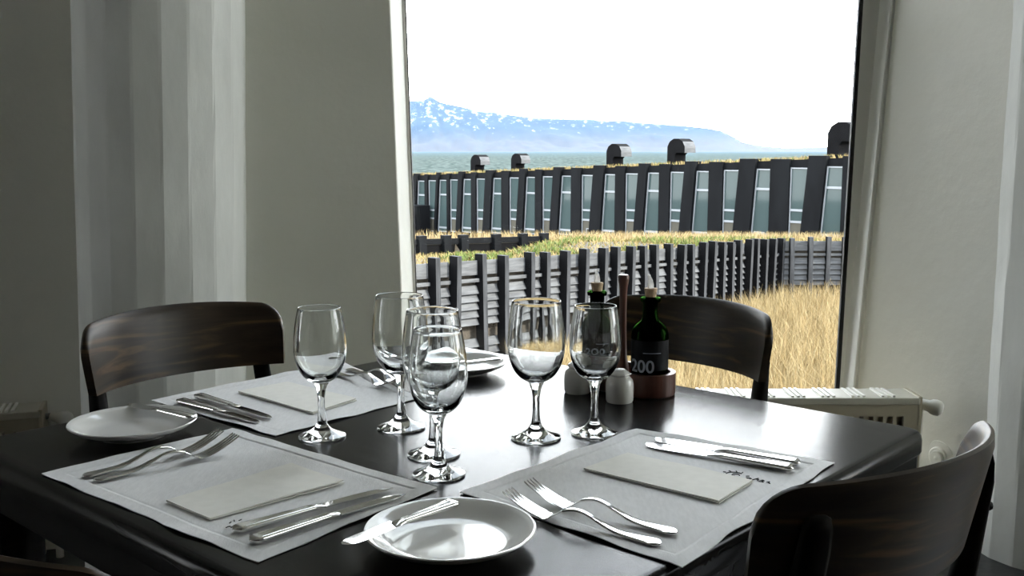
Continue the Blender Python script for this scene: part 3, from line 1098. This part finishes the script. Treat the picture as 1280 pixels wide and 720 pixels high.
def digits_on(radius, z0, height, text, parent, th0):
    cu = bpy.data.curves.new('lettering', 'FONT')
    cu.body = text
    cu.size = height / 0.70
    cu.extrude = 0.0003
    cu.resolution_u = 5
    cu.offset = 0.0004
    tmp = bpy.data.objects.new('lettering_source', cu)
    COL.objects.link(tmp)
    dg = bpy.context.evaluated_depsgraph_get()
    me = bpy.data.meshes.new_from_object(tmp.evaluated_get(dg))
    bpy.data.objects.remove(tmp)
    bm = bmesh.new()
    bm.from_mesh(me)
    bmesh.ops.subdivide_edges(bm, edges=[e for e in bm.edges if e.calc_length() > .004], cuts=3, use_grid_fill=False)
    bmesh.ops.triangulate(bm, faces=bm.faces)
    for v in bm.verts:
        a = th0 + v.co.x / radius
        r = radius + v.co.z
        v.co = Vector((r * cos(a), r * sin(a), z0 + v.co.y))
    bm.to_mesh(me)
    bm.free()
    me.materials.clear()
    return link('lettering', me, 'label_ink', parent)


def make_bottle():
    root = thing('bottle', '', 'bottle', group='green cruet bottles')
    R = .0335
    prof_o = [(0, .003), (.022, .002), (.030, 0), (R - .001, .003), (R, .007), (R, .098), (R - .0015, .106), (R - .008, .115), (.0175, .121), (.0145, .127), (.0132, .140), (.0130, .152),
              (.0135, .156), (.0178, .1575), (.0185, .161), (.0178, .1645), (.0140, .166)]
    prof_i = [(.0100, .166), (.0100, .150), (.0108, .128), (.0145, .1205), (R - .010, .1125), (R - .0045, .104), (R - .0035, .098), (R - .0035, .009), (.028, .0055), (0, .007)]
    MB().lathe(prof_o + prof_i, 56).build('glass_body', 'green_glass', root, smooth=50, fix=True)
    MB().lathe([(0, .0085), (.027, .0075), (R - .0042, .012), (R - .0042, .088), (0, .088)], 40).build('contents', 'oil', root, smooth=50)
    ck = MB().lathe([(0, .150), (.0094, .150), (.0098, .166), (.0118, .180), (.0112, .1815), (0, .182)], 28).build('cork', 'cork', root, smooth=40)
    MB().tube([(0, 0, .180), (0.0, 0, .188), (-.0012, -.001, .196), (-.004, -.003, .206)], [.0058, .0055, .0045, .0018], 12).build('spout', 'spout', ck, smooth=50)
    lb = []
    n = 30
    rr = [[((R + .0004) * cos(radians(a)), (R + .0004) * sin(radians(a)), z) for a in np.linspace(-190, 10, n)] for z in (.036, .090)]
    MB().loft(rr, close=False).build('paper_label', 'label_dark', root, smooth=60, fix=False)
    digits_on(R + .0008, .0330, .0225, '200', root, radians(-163))
    rr = [[((R + .0007) * cos(radians(a)), (R + .0007) * sin(radians(a)), z) for a in np.linspace(-118, -62, 12)] for z in (.0675, .0688)]
    MB().loft(rr, close=False).build('label_stripe', 'label_ink', root, fix=False)
    return root


bottle0 = make_bottle()
for i, (p, lab, rz) in enumerate([(B1, 'dark green cruet bottle with pale label numerals, right side of the stand', 0.0),
                                  (B2, 'dark green cruet bottle seen through the small wine glass, left side of the stand', 0.4)]):
    b = bottle0 if i == 0 else copy_tree(bottle0)
    b.location = (p.x, p.y, TZ + .0126)
    b.rotation_euler = (0, 0, rz)
    b['label'] = lab


def make_shaker():
    root = thing('shaker', '', 'shaker', group='stoneware shakers')
    MB().lathe([(0, .002), (.020, .001), (.0225, 0), (.0243, .004), (.0248, .020), (.0245, .033), (.0225, .040), (.0185, .0440), (.0165, .0455)], 44).build('jar', 'stoneware', root, smooth=50)
    MB().lathe([(.0165, .0455), (.0162, .0470), (.0178, .0482), (.0184, .0500), (.0176, .0520), (.0150, .0540), (.0125, .0552), (.0120, .0560), (.0085, .0585), (0, .0600)], 44).build('cap', 'stoneware', root, smooth=40)
    hol = MB()
    for k in range(5):
        a = 2 * pi * k / 5
        hol.lathe([(0, .0004), (.0009, .0002), (.0009, -.001)], 8, (.0045 * cos(a), .0045 * sin(a), .0592))
    hol.build('pouring_holes', 'thread', root)
    return root


sh0 = make_shaker()
for i, ((x, y), lab) in enumerate([((0.190, 1.762), 'stoneware shaker in front of the cruet stand, right one of the two'),
                                   ((0.120, 1.832), 'stoneware shaker partly behind the small wine glass, left one of the two')]):
    s = sh0 if i == 0 else copy_tree(sh0)
    s.location = (x, y, TZ + .0002)
    s['label'] = lab

# ================================================================== outside: ground, sea, mountains
FIELD_Z = -3.3


def grid_mesh(xs, ys, fz):
    vs = [(x, y, fz(x, y)) for y in ys for x in xs]
    nx = len(xs)
    fs = [(j * nx + i, j * nx + i + 1, (j + 1) * nx + i + 1, (j + 1) * nx + i) for j in range(len(ys) - 1) for i in range(nx - 1)]
    return MB().add(vs, fs)


def field_z(x, y):
    return FIELD_Z + 0.12 * noise.noise(Vector((x * .3, y * .3, 0))) + 0.05 * max(0, x - 4) * max(0, min(1, (30 - y) / 6))


grid_mesh(np.linspace(-45, 60, 106), np.linspace(4.5, 95, 91), field_z).build('field', 'soil', smooth=180, fix=False, kind='structure')
MB().box((-45, 4.4, -12.5), (60, 95, -4.2)).build('terrain_cliff', 'soil', kind='structure')

# sea
m, nt, b = node_mat('wind ruffled sea')
setp(b, color=(0.055, 0.125, 0.125), rough=0.6, spec=0.0)
tc = nt.nodes.new('ShaderNodeTexCoord')
mp = nt.nodes.new('ShaderNodeMapping'); mp.inputs['Scale'].default_value = (1, .25, 1)
ns = nt.nodes.new('ShaderNodeTexNoise'); ns.inputs['Scale'].default_value = 0.22; ns.inputs['Detail'].default_value = 8
rp = nt.nodes.new('ShaderNodeValToRGB')
rp.color_ramp.elements[0].position = .40; rp.color_ramp.elements[0].color = (0.034, 0.046, 0.042, 1)
rp.color_ramp.elements[1].position = .66; rp.color_ramp.elements[1].color = (0.085, 0.1, 0.095, 1)
bpn = nt.nodes.new('ShaderNodeBump'); bpn.inputs['Strength'].default_value = 1.0; bpn.inputs['Distance'].default_value = 1.2
nt.links.new(tc.outputs['Object'], mp.inputs[0]); nt.links.new(mp.outputs[0], ns.inputs['Vector'])
nt.links.new(ns.outputs['Fac'], rp.inputs[0]); nt.links.new(rp.outputs[0], b.inputs['Base Color'])
nt.links.new(ns.outputs['Fac'], bpn.inputs['Height']); nt.links.new(bpn.outputs[0], b.inputs['Normal'])
M['sea'] = m
MB().add([(-15000, 60, -12), (18000, 60, -12), (18000, 14000, -12), (-15000, 14000, -12)], [(0, 1, 2, 3)]).build('sea', 'sea', fix=False, kind='structure')

# mountains on the far shore
RIDGE = [(-9000, 420), (-5000, 700), (-3000, 560), (-2000, 640), (-1500, 600), (-1078, 520), (-948, 526), (-862, 575), (-776, 517), (-690, 491), (-517, 457), (-345, 414), (-172, 405), (0, 371), (216, 345), (431, 336), (690, 328),
         (862, 328), (1009, 310), (1121, 319), (1379, 292), (1638, 275), (1810, 262), (2069, 236), (2241, 205), (2371, 140), (2457, 88), (2672, 46), (2931, 26), (3276, 34), (3621, 52), (5000, 120), (8000, 260), (13000, 300)]
rx = [p[0] for p in RIDGE]
rz = [p[1] for p in RIDGE]


def mountain_z(x, y):
    ridge = float(np.interp(x * 11000 / max(y, 9000.0), rx, rz)) * 1.0
    t = (y - 9000) / 2000
    q = Vector((x * .0022, y * .0022, 0))
    rug = noise.fractal(q, 1.0, 2.1, 6)
    gul = noise.ridged_multi_fractal(Vector((x * .0030 + y * .0006, y * .0008, 3)), 1.0, 2.0, 5, 1.0, 2.0)
    if t <= 1:
        base = -12 + (ridge + 12) * (0.10 * t + 0.9 * t ** 1.7)
    else:
        base = ridge - (t - 1) * 60
    amp = ridge * (.16 * min(1, t * 2) * max(0, 1 - t) * 2.2 + .012)
    return base + amp * rug * 0.6 - amp * .35 * (gul - 1)


m, nt, b = node_mat('bare mountain slopes with snow')
setp(b, rough=0.9, spec=0.1)
geo = nt.nodes.new('ShaderNodeNewGeometry')
sep = nt.nodes.new('ShaderNodeSeparateXYZ')
nt.links.new(geo.outputs['Position'], sep.inputs[0])
n1 = nt.nodes.new('ShaderNodeTexNoise'); n1.inputs['Scale'].default_value = .015; n1.inputs['Detail'].default_value = 10; n1.inputs['Roughness'].default_value = .68
mp = nt.nodes.new('ShaderNodeMapping'); mp.inputs['Scale'].default_value = (1, .35, 1.2); mp.inputs['Rotation'].default_value = (0, radians(35), 0)
nt.links.new(geo.outputs['Position'], mp.inputs[0]); nt.links.new(mp.outputs[0], n1.inputs['Vector'])
hgt = nt.nodes.new('ShaderNodeMapRange'); hgt.inputs['From Min'].default_value = -12; hgt.inputs['From Max'].default_value = 300
nt.links.new(sep.outputs['Z'], hgt.inputs['Value'])
rock = nt.nodes.new('ShaderNodeValToRGB')
rock.color_ramp.elements[0].position = 0.0; rock.color_ramp.elements[0].color = (0.03952, 0.02635, 0.01581, 1)
rock.color_ramp.elements[1].position = 0.75; rock.color_ramp.elements[1].color = (0.01364, 0.0155, 0.0186, 1)
e = rock.color_ramp.elements.new(0.25); e.color = (0.04216, 0.03075, 0.02083, 1)
nt.links.new(hgt.outputs[0], rock.inputs[0])
add = nt.nodes.new('ShaderNodeMath'); add.operation = 'MULTIPLY_ADD'
add.inputs[1].default_value = 0.20
nt.links.new(hgt.outputs[0], add.inputs[0]); nt.links.new(n1.outputs['Fac'], add.inputs[2])
snow = nt.nodes.new('ShaderNodeValToRGB')
snow.color_ramp.elements[0].position = 0.74; snow.color_ramp.elements[0].color = (0, 0, 0, 1)
snow.color_ramp.elements[1].position = 0.80; snow.color_ramp.elements[1].color = (1, 1, 1, 1)
nt.links.new(add.outputs[0], snow.inputs[0])
mx = nt.nodes.new('ShaderNodeMix'); mx.data_type = 'RGBA'
nt.links.new(snow.outputs[0], mx.inputs['Factor']); nt.links.new(rock.outputs[0], mx.inputs[6])
mx.inputs[7].default_value = (0.186, 0.1922, 0.1984, 1)
nt.links.new(mx.outputs[2], b.inputs['Base Color'])
M['mountain'] = m
xs_m = np.concatenate([np.linspace(-9000, -1500, 60)[:-1], np.linspace(-1500, 4200, 330), np.linspace(4200, 13000, 60)[1:]])
ys_m = np.linspace(9000, 12400, 48)
grid_mesh([float(x) for x in xs_m], [float(y) for y in ys_m], mountain_z).build('mountains', 'mountain', smooth=180, fix=False, kind='structure')

# sea haze between here and the mountains
hz_m = bpy.data.materials.new('thin blue sea haze')
hz_m.use_nodes = True
nt = hz_m.node_tree
nt.nodes.clear()
o_ = nt.nodes.new('ShaderNodeOutputMaterial')
vs_ = nt.nodes.new('ShaderNodeVolumeScatter')
vs_.inputs['Color'].default_value = (0.31, 0.59, 1.0, 1)
vs_.inputs['Density'].default_value = 0.000022
vs_.inputs['Anisotropy'].default_value = 0.0
nt.links.new(vs_.outputs[0], o_.inputs['Volume'])
M['haze'] = hz_m
haze = MB().box((-9000, 1200, -11), (13000, 8990, 640)).build('haze', 'haze', kind='stuff')
tag(haze, 'thin bluish haze over the sea in front of the mountains', 'haze')

# ================================================================== the lodge across the turf
LP = Vector((12.0, 37.0))
LU = Vector((-0.6720, 0.7406)).normalized()
LN = Vector((-LU.y, LU.x)) * 1.0
if LN.y > 0:
    LN = -LN


def lodge_pt(t, z, d):
    """t along the facade, d outward from it"""
    p = LP + LU * t + LN * d
    return (p.x, p.y, z)


def lodge_top(t):
    return 0.97 - 1.09 * t / 25.6


lodge = thing('lodge', 'long black timber lodge with leaning wall panels and turf roof', 'building', (LP.x, LP.y, -4.2))
ORIG = Vector((LP.x, LP.y, -4.2))


def lodge_frame(u, v, d):
    p = lodge_pt(u, v, d)
    return (p[0] - ORIG.x, p[1] - ORIG.y, p[2] - ORIG.z)


WT = [-5.2, -3.8, -2.4, -1.0, 0.38, 1.84, 3.41, 4.88, 6.29, 7.57, 8.86, 10.05, 11.34, 12.7, 14.05, 15.26, 16.45, 17.6, 18.87, 20.1, 21.2, 22.25, 23.2, 24.1, 25.1, 26.1, 27.1, 28.1]
BOT = -4.2
# carcass behind the facade and the turf roof
MB().prism([(-6, BOT), (32, BOT), (32, lodge_top(32) - .34), (-6, lodge_top(-6) - .34)], lodge_frame, -9.0, -0.30).build('core', 'lodge_black', lodge)
MB().prism([(-6, lodge_top(-6) - .33), (32, lodge_top(32) - .33), (32, lodge_top(32) - .04), (-6, lodge_top(-6) - .04)], lodge_frame, -9.0, 0.0).build('fascia', 'lodge_black', lodge)


def slant(i):
    """window i: (left top, left bottom, right top, right bottom) in t; t grows to the left"""
    wide = (i % 2 == 1)
    hw = .40 if wide else .33
    if wide:
        return WT[i] + hw, WT[i] + hw, WT[i] - hw, WT[i] - hw + .24
    return WT[i] + hw, WT[i] + hw + .20, WT[i] - hw, WT[i] - hw


for i, t in enumerate(WT):
    lt, lb_, rt, rb = slant(i)
    z1 = lodge_top(t) - .34
    z0 = z1 - 2.75
    at = lambda k: (lerp(rb, rt, k), lerp(lb_, lt, k), lerp(z0, z1, k))      # right t, left t, z at height share k
    wide = (i % 2 == 1)
    cuts = [0.0, .26, .42, 1.0] if wide else [0.0, .085, .72, 1.0]
    fw = .045
    q0, q1 = at(0), at(1)
    mbf = MB().ring([(q0[0], q0[2]), (q0[1], q0[2]), (q1[1], q1[2]), (q1[0], q1[2])],
                    [(q0[0] + fw, q0[2] + fw), (q0[1] - fw, q0[2] + fw), (q1[1] - fw, q1[2] - fw), (q1[0] + fw, q1[2] - fw)], lodge_frame, -.06, .02)
    for k in cuts[1:-1]:
        a, b_ = at(k - .016), at(k + .016)
        mbf.prism([(a[0] + fw, a[2]), (a[1] - fw, a[2]), (b_[1] - fw, b_[2]), (b_[0] + fw, b_[2])], lodge_frame, -.05, .015)
    wf = mbf.build('window', 'lodge_frame', lodge)
    for j in range(3):
        a, b_ = at(cuts[j]), at(cuts[j + 1])
        MB().prism([(a[0] + .01, a[2]), (a[1] - .01, a[2]), (b_[1] - .01, b_[2]), (b_[0] + .01, b_[2])], lodge_frame, -.035, -.02).build(
            'pane', 'lodge_glass_low' if (wide and j == 0) else 'lodge_glass', wf)
    # wall panel between this window and the next
    if i + 1 < len(WT):
        l2 = slant(i + 1)
        lo, hi = BOT, lodge_top(t + .6) + (.07 if i % 2 == 0 else .0)
        kz = lambda z: (z - z0) / (z1 - z0)
        def edge(bt, tp, z):
            return lerp(bt, tp, kz(z))
        MB().prism([(edge(lb_, lt, lo), lo), (edge(l2[3], l2[2], lo), lo), (edge(l2[3], l2[2], hi), hi), (edge(lb_, lt, hi), hi)], lodge_frame, -.25, .16 if i % 2 == 0 else .11).build('wall_panel', 'lodge_black', lodge)
# low windows standing ajar
for t in (3.55, 12.55):
    zt = lodge_top(t) - .34 - 2.42
    MB().ring([(t - .28, zt - .44), (t + .22, zt - .44), (t + .22, zt), (t - .28, zt)], [(t - .25, zt - .41), (t + .19, zt - .41), (t + .19, zt - .03), (t - .25, zt - .03)],
              lodge_frame, .02, .06).build('hopper_window', 'lodge_frame', lodge)
MB().prism([(24.2, -4.2), (26.4, -4.2), (26.4, lodge_top(25.2) - 1.62), (24.2, lodge_top(25.2) - 1.62)], lodge_frame, .18, 1.6).build('porch_wall', 'lodge_black', lodge)

# hooked roof vents
vprof = [(0, 0), (-.34, 0), (-.34, .42), (-.42, .50), (-.78, .50), (-.78, .72), (-.68, .90), (-.50, 1.0), (-.28, 1.0), (-.10, .90), (0, .72)]
vent_me = MB().prism([(u + .39, v) for u, v in vprof], lambda u, v, d: (LU.x * u + LN.x * d, LU.y * u + LN.y * d, v), -.62, 0).mesh('roof_vent')
vent_me.materials.append(M['shaded_side']); vent_me.materials.append(M['fence_slat'])
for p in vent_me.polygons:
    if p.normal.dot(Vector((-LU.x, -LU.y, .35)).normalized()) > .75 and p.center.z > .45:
        p.material_index = 1                            # hood nose: sunlight put into its paler colour
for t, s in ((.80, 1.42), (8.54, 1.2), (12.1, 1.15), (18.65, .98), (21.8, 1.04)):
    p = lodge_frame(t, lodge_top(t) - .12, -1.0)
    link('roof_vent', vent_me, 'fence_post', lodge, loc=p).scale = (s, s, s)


# grass blades as real geometry
def blades(name, mat, pts, hmin, hmax, width, lean, parent=None, bend=.35):
    """pts: N x 3 roots; one bent, tapering two-segment blade per root"""
    n = len(pts)
    h = RNG.uniform(hmin, hmax, n)
    az = RNG.uniform(0, 2 * pi, n)
    fa = RNG.uniform(0, 2 * pi, n)
    ln = np.abs(RNG.normal(0, lean, n)) * h
    w = width * RNG.uniform(.7, 1.3, n)
    sx, sy = np.cos(fa) * w / 2, np.sin(fa) * w / 2
    dx, dy = np.cos(az) * ln, np.sin(az) * ln
    v = np.zeros((n, 5, 3))
    v[:, 0] = pts + np.stack([-sx, -sy, 0 * h], 1)
    v[:, 1] = pts + np.stack([sx, sy, 0 * h], 1)
    v[:, 2] = pts + np.stack([sx * .8 + dx * bend, sy * .8 + dy * bend, h * .6], 1)
    v[:, 3] = pts + np.stack([-sx * .8 + dx * bend, -sy * .8 + dy * bend, h * .6], 1)
    v[:, 4] = pts + np.stack([dx, dy, h], 1)
    base = np.arange(n) * 5
    me = bpy.data.meshes.new(name)
    me.vertices.add(n * 5)
    me.vertices.foreach_set('co', v.reshape(-1))
    loops = np.stack([base, base + 1, base + 2, base + 3, base + 3, base + 2, base + 4], 1).reshape(-1)
    me.loops.add(len(loops))
    me.loops.foreach_set('vertex_index', loops.astype(np.int32))
    me.polygons.add(n * 2)
    starts = np.stack([np.arange(n) * 7, np.arange(n) * 7 + 4], 1).reshape(-1)
    me.polygons.foreach_set('loop_start', starts.astype(np.int32))
    me.update(calc_edges=True)
    me.validate()
    return link(name, me, mat, parent, kind='stuff')


def lodge_roof_pts(n):
    t = RNG.uniform(-5, 31, n)
    d = -RNG.uniform(0.0, 1, n) ** 1.6 * 6.0
    P = np.zeros((n, 3))
    P[:, 0] = LP.x + LU.x * t + LN.x * d - ORIG.x
    P[:, 1] = LP.y + LU.y * t + LN.y * d - ORIG.y
    P[:, 2] = 0.97 - 1.09 * t / 25.6 - .05 - ORIG.z
    return P


blades('roof_turf', 'turf', lodge_roof_pts(9000), .05, .20, .03, .5, lodge)

# ================================================================== retaining fence of black posts with louvred slats
FA = Vector((-1.47, 18.0))
FU = Vector((0.65936, 0.75183))
FNV = Vector((0.75183, -0.65936))
FL = 13.30
G2 = FA + FU * FL                                    # corner
HU = Vector((1.0, -0.04)).normalized()
HN = Vector((-0.04, -1.0)).normalized()
fence = thing('retaining_fence', 'long retaining fence of dark posts with grey louvred slats below the turf', 'fence', (FA.x, FA.y, FIELD_Z))


def f_top(t):
    return -0.80 - 0.50 * t / FL


def run_pt(run, t, d, z):
    if run == 0:
        p = FA + FU * t + FNV * d
    else:
        p = G2 + HU * t + HN * d
    return (p.x - FA.x, p.y - FA.y, z - FIELD_Z)


post_t = [-6.6, -6.0, -5.3, -4.7, -4.0, -3.4, -2.7, -2.1, -1.5, -.75, 0.08, 0.54, 1.33, 1.91, 2.68, 3.15, 3.78, 4.37, 5.07, 5.56, 6.11, 6.71, 7.16, 7.77, 8.22, 8.76, 9.21, 9.62, 10.17, 10.65, 11.11, 11.51, 11.95, 12.41, 12.83, 13.35]
post_r = [.42, .92, 1.35, 1.80, 2.25, 2.7, 3.2, 3.7, 4.2]
post_me = {}
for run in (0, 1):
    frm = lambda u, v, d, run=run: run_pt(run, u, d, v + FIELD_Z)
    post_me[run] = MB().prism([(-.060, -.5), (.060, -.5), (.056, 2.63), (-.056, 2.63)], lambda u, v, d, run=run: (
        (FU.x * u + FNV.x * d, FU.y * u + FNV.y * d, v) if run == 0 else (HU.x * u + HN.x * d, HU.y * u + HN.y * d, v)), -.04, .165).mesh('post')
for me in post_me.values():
    me.materials.append(M['fence_post']); me.materials.append(M['shaded_side'])
    for p in me.polygons:                               # fronts grey as lit, sides black: shade put into the colour
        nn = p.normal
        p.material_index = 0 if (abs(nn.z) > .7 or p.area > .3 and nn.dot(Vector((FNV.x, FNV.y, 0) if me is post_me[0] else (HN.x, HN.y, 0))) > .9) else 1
random.seed(3)
bank_mb = MB()
for run, ts in ((0, post_t), (1, post_r)):
    for k, t in enumerate(ts):
        top = f_top(t) if run == 0 else f_top(FL) + .02
        p = run_pt(run, t, 0, top + .10)
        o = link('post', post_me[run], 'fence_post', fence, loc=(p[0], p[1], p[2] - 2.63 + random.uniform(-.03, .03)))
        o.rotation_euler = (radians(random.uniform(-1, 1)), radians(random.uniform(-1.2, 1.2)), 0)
    t0, t1 = ts[0] - .3, ts[-1] + .3
    if run == 1:
        t0 = 0
    tp = (lambda t: f_top(t)) if run == 0 else (lambda t: f_top(FL) + .02)
    fr_ = lambda u, v, d, run=run: run_pt(run, u, d, v)
    MB().prism([(t0, -3.8), (t1, -3.8), (t1, tp(t1) - .1), (t0, tp(t0) - .1)], fr_, -.30, -.16).build('earth_backing', 'earth_wall', fence)
    # boards across the top, one length between each pair of posts, then thin rail, two banks of slats
    edges = ([t0] if run == 0 else [0.0]) + list(ts)
    for a, b_ in zip(edges, edges[1:]):
        a += .02; b_ -= .02
        MB().prism([(a, tp(a) - .27), (b_, tp(b_) - .27), (b_, tp(b_)), (a, tp(a))], fr_, -.05, -.02).build('top_board', 'fence_slat', fence)
        MB().prism([(a, tp(a) - .40), (b_, tp(b_) - .40), (b_, tp(b_) - .335), (a, tp(a) - .335)], fr_, -.02, .03).build('rail', 'fence_slat', fence)
        out_of_view = run == 0 and b_ < -1.3
        for top0, n in ((.47, 5), (1.48, 4)):
            if run == 1 and top0 > 1:
                n = 3
            for j in range(n):
                za = tp(a) - top0 - .148 * j
                zb = tp(b_) - top0 - .148 * j
                f1 = random.uniform(-.006, .006)
                vs = [run_pt(run, a, -.08, za), run_pt(run, b_, -.08, zb), run_pt(run, b_, -.055, zb), run_pt(run, a, -.055, za),
                      run_pt(run, a, .000 + f1, za - .155), run_pt(run, b_, .000 + f1, zb - .155), run_pt(run, b_, .024 + f1, zb - .15), run_pt(run, a, .024 + f1, za - .15)]
                if out_of_view:
                    bank_mb.add(vs, [(0, 1, 2, 3), (4, 7, 6, 5), (3, 2, 6, 7), (0, 4, 5, 1), (0, 3, 7, 4), (1, 5, 6, 2)])
                    continue
                MB().add(vs, [(0, 1, 2, 3), (4, 7, 6, 5), (3, 2, 6, 7), (0, 4, 5, 1), (0, 3, 7, 4), (1, 5, 6, 2)]).build('slat', 'fence_slat', fence)


bank_mb.build('louvre_slats', 'fence_slat', fence, kind='stuff')

# ================================================================== turf bank behind the fence
def fence_y(x):
    if x <= G2.x:
        return FA.y + (x - FA.x) * FU.y / FU.x
    return G2.y + (x - G2.x) * HU.y / HU.x


def fence_top_at(x):
    t = (x - FA.x) / FU.x
    return f_top(min(FL, max(-8, t)))


def low_fence_y(x):
    return 24.0 + .75 * (x + 2.2)


def lodge_y(x):
    return LP.y + (x - LP.x) * LU.y / LU.x


def bank_z(x, y):
    yf = fence_y(x)
    dy = y - yf
    zf = fence_top_at(x) - .04
    k = min(1, max(0, (1.6 - x) / 1.8))
    dl = low_fence_y(x) - yf
    nz = .05 * noise.noise(Vector((x * .5, y * .5, 7)))
    if y < low_fence_y(x):
        z = zf - k * .48 * min(1, max(0, dy / max(dl, .5)))
    else:
        z = zf - .02
    z += nz * min(1, dy * 2)
    z = min(z, 1.19 - .0835 * y - .14)
    return z


cols, rows = [], []
xs_b = [float(x) for x in np.linspace(-6.6, 13.0, 99)]
NV = 44
vs, fs = [], []
for x in xs_b:
    yf = fence_y(x) + .12
    ly = max(yf + 3.0, lodge_y(x) - .4)
    dl = low_fence_y(x)
    ysr = [yf + (ly - yf) * (k / NV) for k in range(NV + 1)]
    # keep a crisp step at the low fence
    kk = min(range(NV + 1), key=lambda k: abs(ysr[k] - dl))
    if 0 < kk < NV:
        ysr[kk] = dl - .01
        ysr[kk + 1] = dl + .02
        ysr.sort()
    for y in ysr:
        vs.append((x, y, bank_z(x, y)))
n = NV + 1
for i in range(len(xs_b) - 1):
    for k in range(NV):
        fs.append((i * n + k, (i + 1) * n + k, (i + 1) * n + k + 1, i * n + k + 1))
MB().add(vs, fs).build('terrain_bank', 'soil', smooth=180, fix=False, kind='structure')

# low timber fence half sunk in the turf
low = thing('low_fence', 'low black post and rail fence half sunk in the turf bank', 'fence', (-2.2, 24.0, -1.3))
lu = Vector((.8, .6)).normalized()
ln_ = Vector((.6, -.8))


def low_fr(u, v, d):
    p = lu * u + ln_ * d
    return (p.x, p.y, v)


lt_ = [-3.6, -2.9, -2.2, -1.45, -.75, .03, .72, 1.22, 2.20, 3.04, 3.72]
for t in lt_:
    h = .50 - .03 * max(0, t)
    MB().prism([(t - .10, -.1), (t + .10, -.1), (t + .10, h), (t - .10, h)], low_fr, -.02, .16).build('post', 'lodge_black', low)
for a, b_ in zip(lt_, lt_[1:]):
    ha, hb = .42 - .03 * max(0, a), .42 - .03 * max(0, b_)
    MB().prism([(a, ha - .13), (b_, hb - .13), (b_, hb), (a, ha)], low_fr, .02, .07).build('rail', 'lodge_black', low)
    MB().prism([(a, -.1), (b_, -.1), (b_, hb - .16), (a, ha - .16)], low_fr, .0, .02).build('board', 'fence_back', low)


# ================================================================== grasses
def bank_roots(n, d0, d1, x0=-5.5, x1=12.8):
    x = RNG.uniform(x0, x1, n)
    d = RNG.uniform(d0, d1, n)
    P = np.zeros((n, 3))
    for k in range(n):
        y = fence_y(x[k]) + .15 + d[k]
        P[k] = (x[k], y, bank_z(x[k], y) - .02)
    return P


g = blades('turf_grass', 'turf', bank_roots(26000, 0.0, 9.3), .04, .13, .022, .7)
tag(g, 'short yellow green grass covering the turf bank behind the fence', 'grass')
P = bank_roots(9000, 0.0, 4.0, -4.0, 8.0)
keep = np.array([noise.noise(Vector((p[0] * .8, p[1] * .8, 2))) > .12 - .12 * (p[0] < 1.5) for p in P])
g = blades('green_grass', 'turf_green', P[keep], .06, .22, .03, .7)
tag(g, 'fresh green tufts growing along the top of the retaining fence', 'grass')
P = bank_roots(16000, 2.5, 9.6)
P = P[np.array([p[1] > low_fence_y(p[0]) + .3 for p in P])]
g = blades('pale_grass', 'straw', P, .12, .36, .016, .45)
tag(g, 'pale dry grass standing in front of the lodge windows', 'grass')


def field_roots(n, xa, xb, ya, yb):
    x = RNG.uniform(xa, xb, n)
    y = RNG.uniform(ya, yb, n)
    ok = np.array([y[k] < fence_y(x[k]) - .3 for k in range(n)])
    x, y = x[ok], y[ok]
    return np.array([(a, b2, field_z(a, b2) - .02) for a, b2 in zip(x, y)])


P = field_roots(90000, 0.0, 12.5, 15.5, 28.0)
g = blades('tall_grass', 'straw', P, .35, .95, .013, .38)
tag(g, 'tall dry straw coloured grass filling the field below the fence', 'grass')
P = field_roots(16000, -3, 13, 9, 17)
g = blades('near_grass', 'straw', P, .3, .8, .02, .35)
tag(g, 'tall dry grass directly below the big window', 'grass')
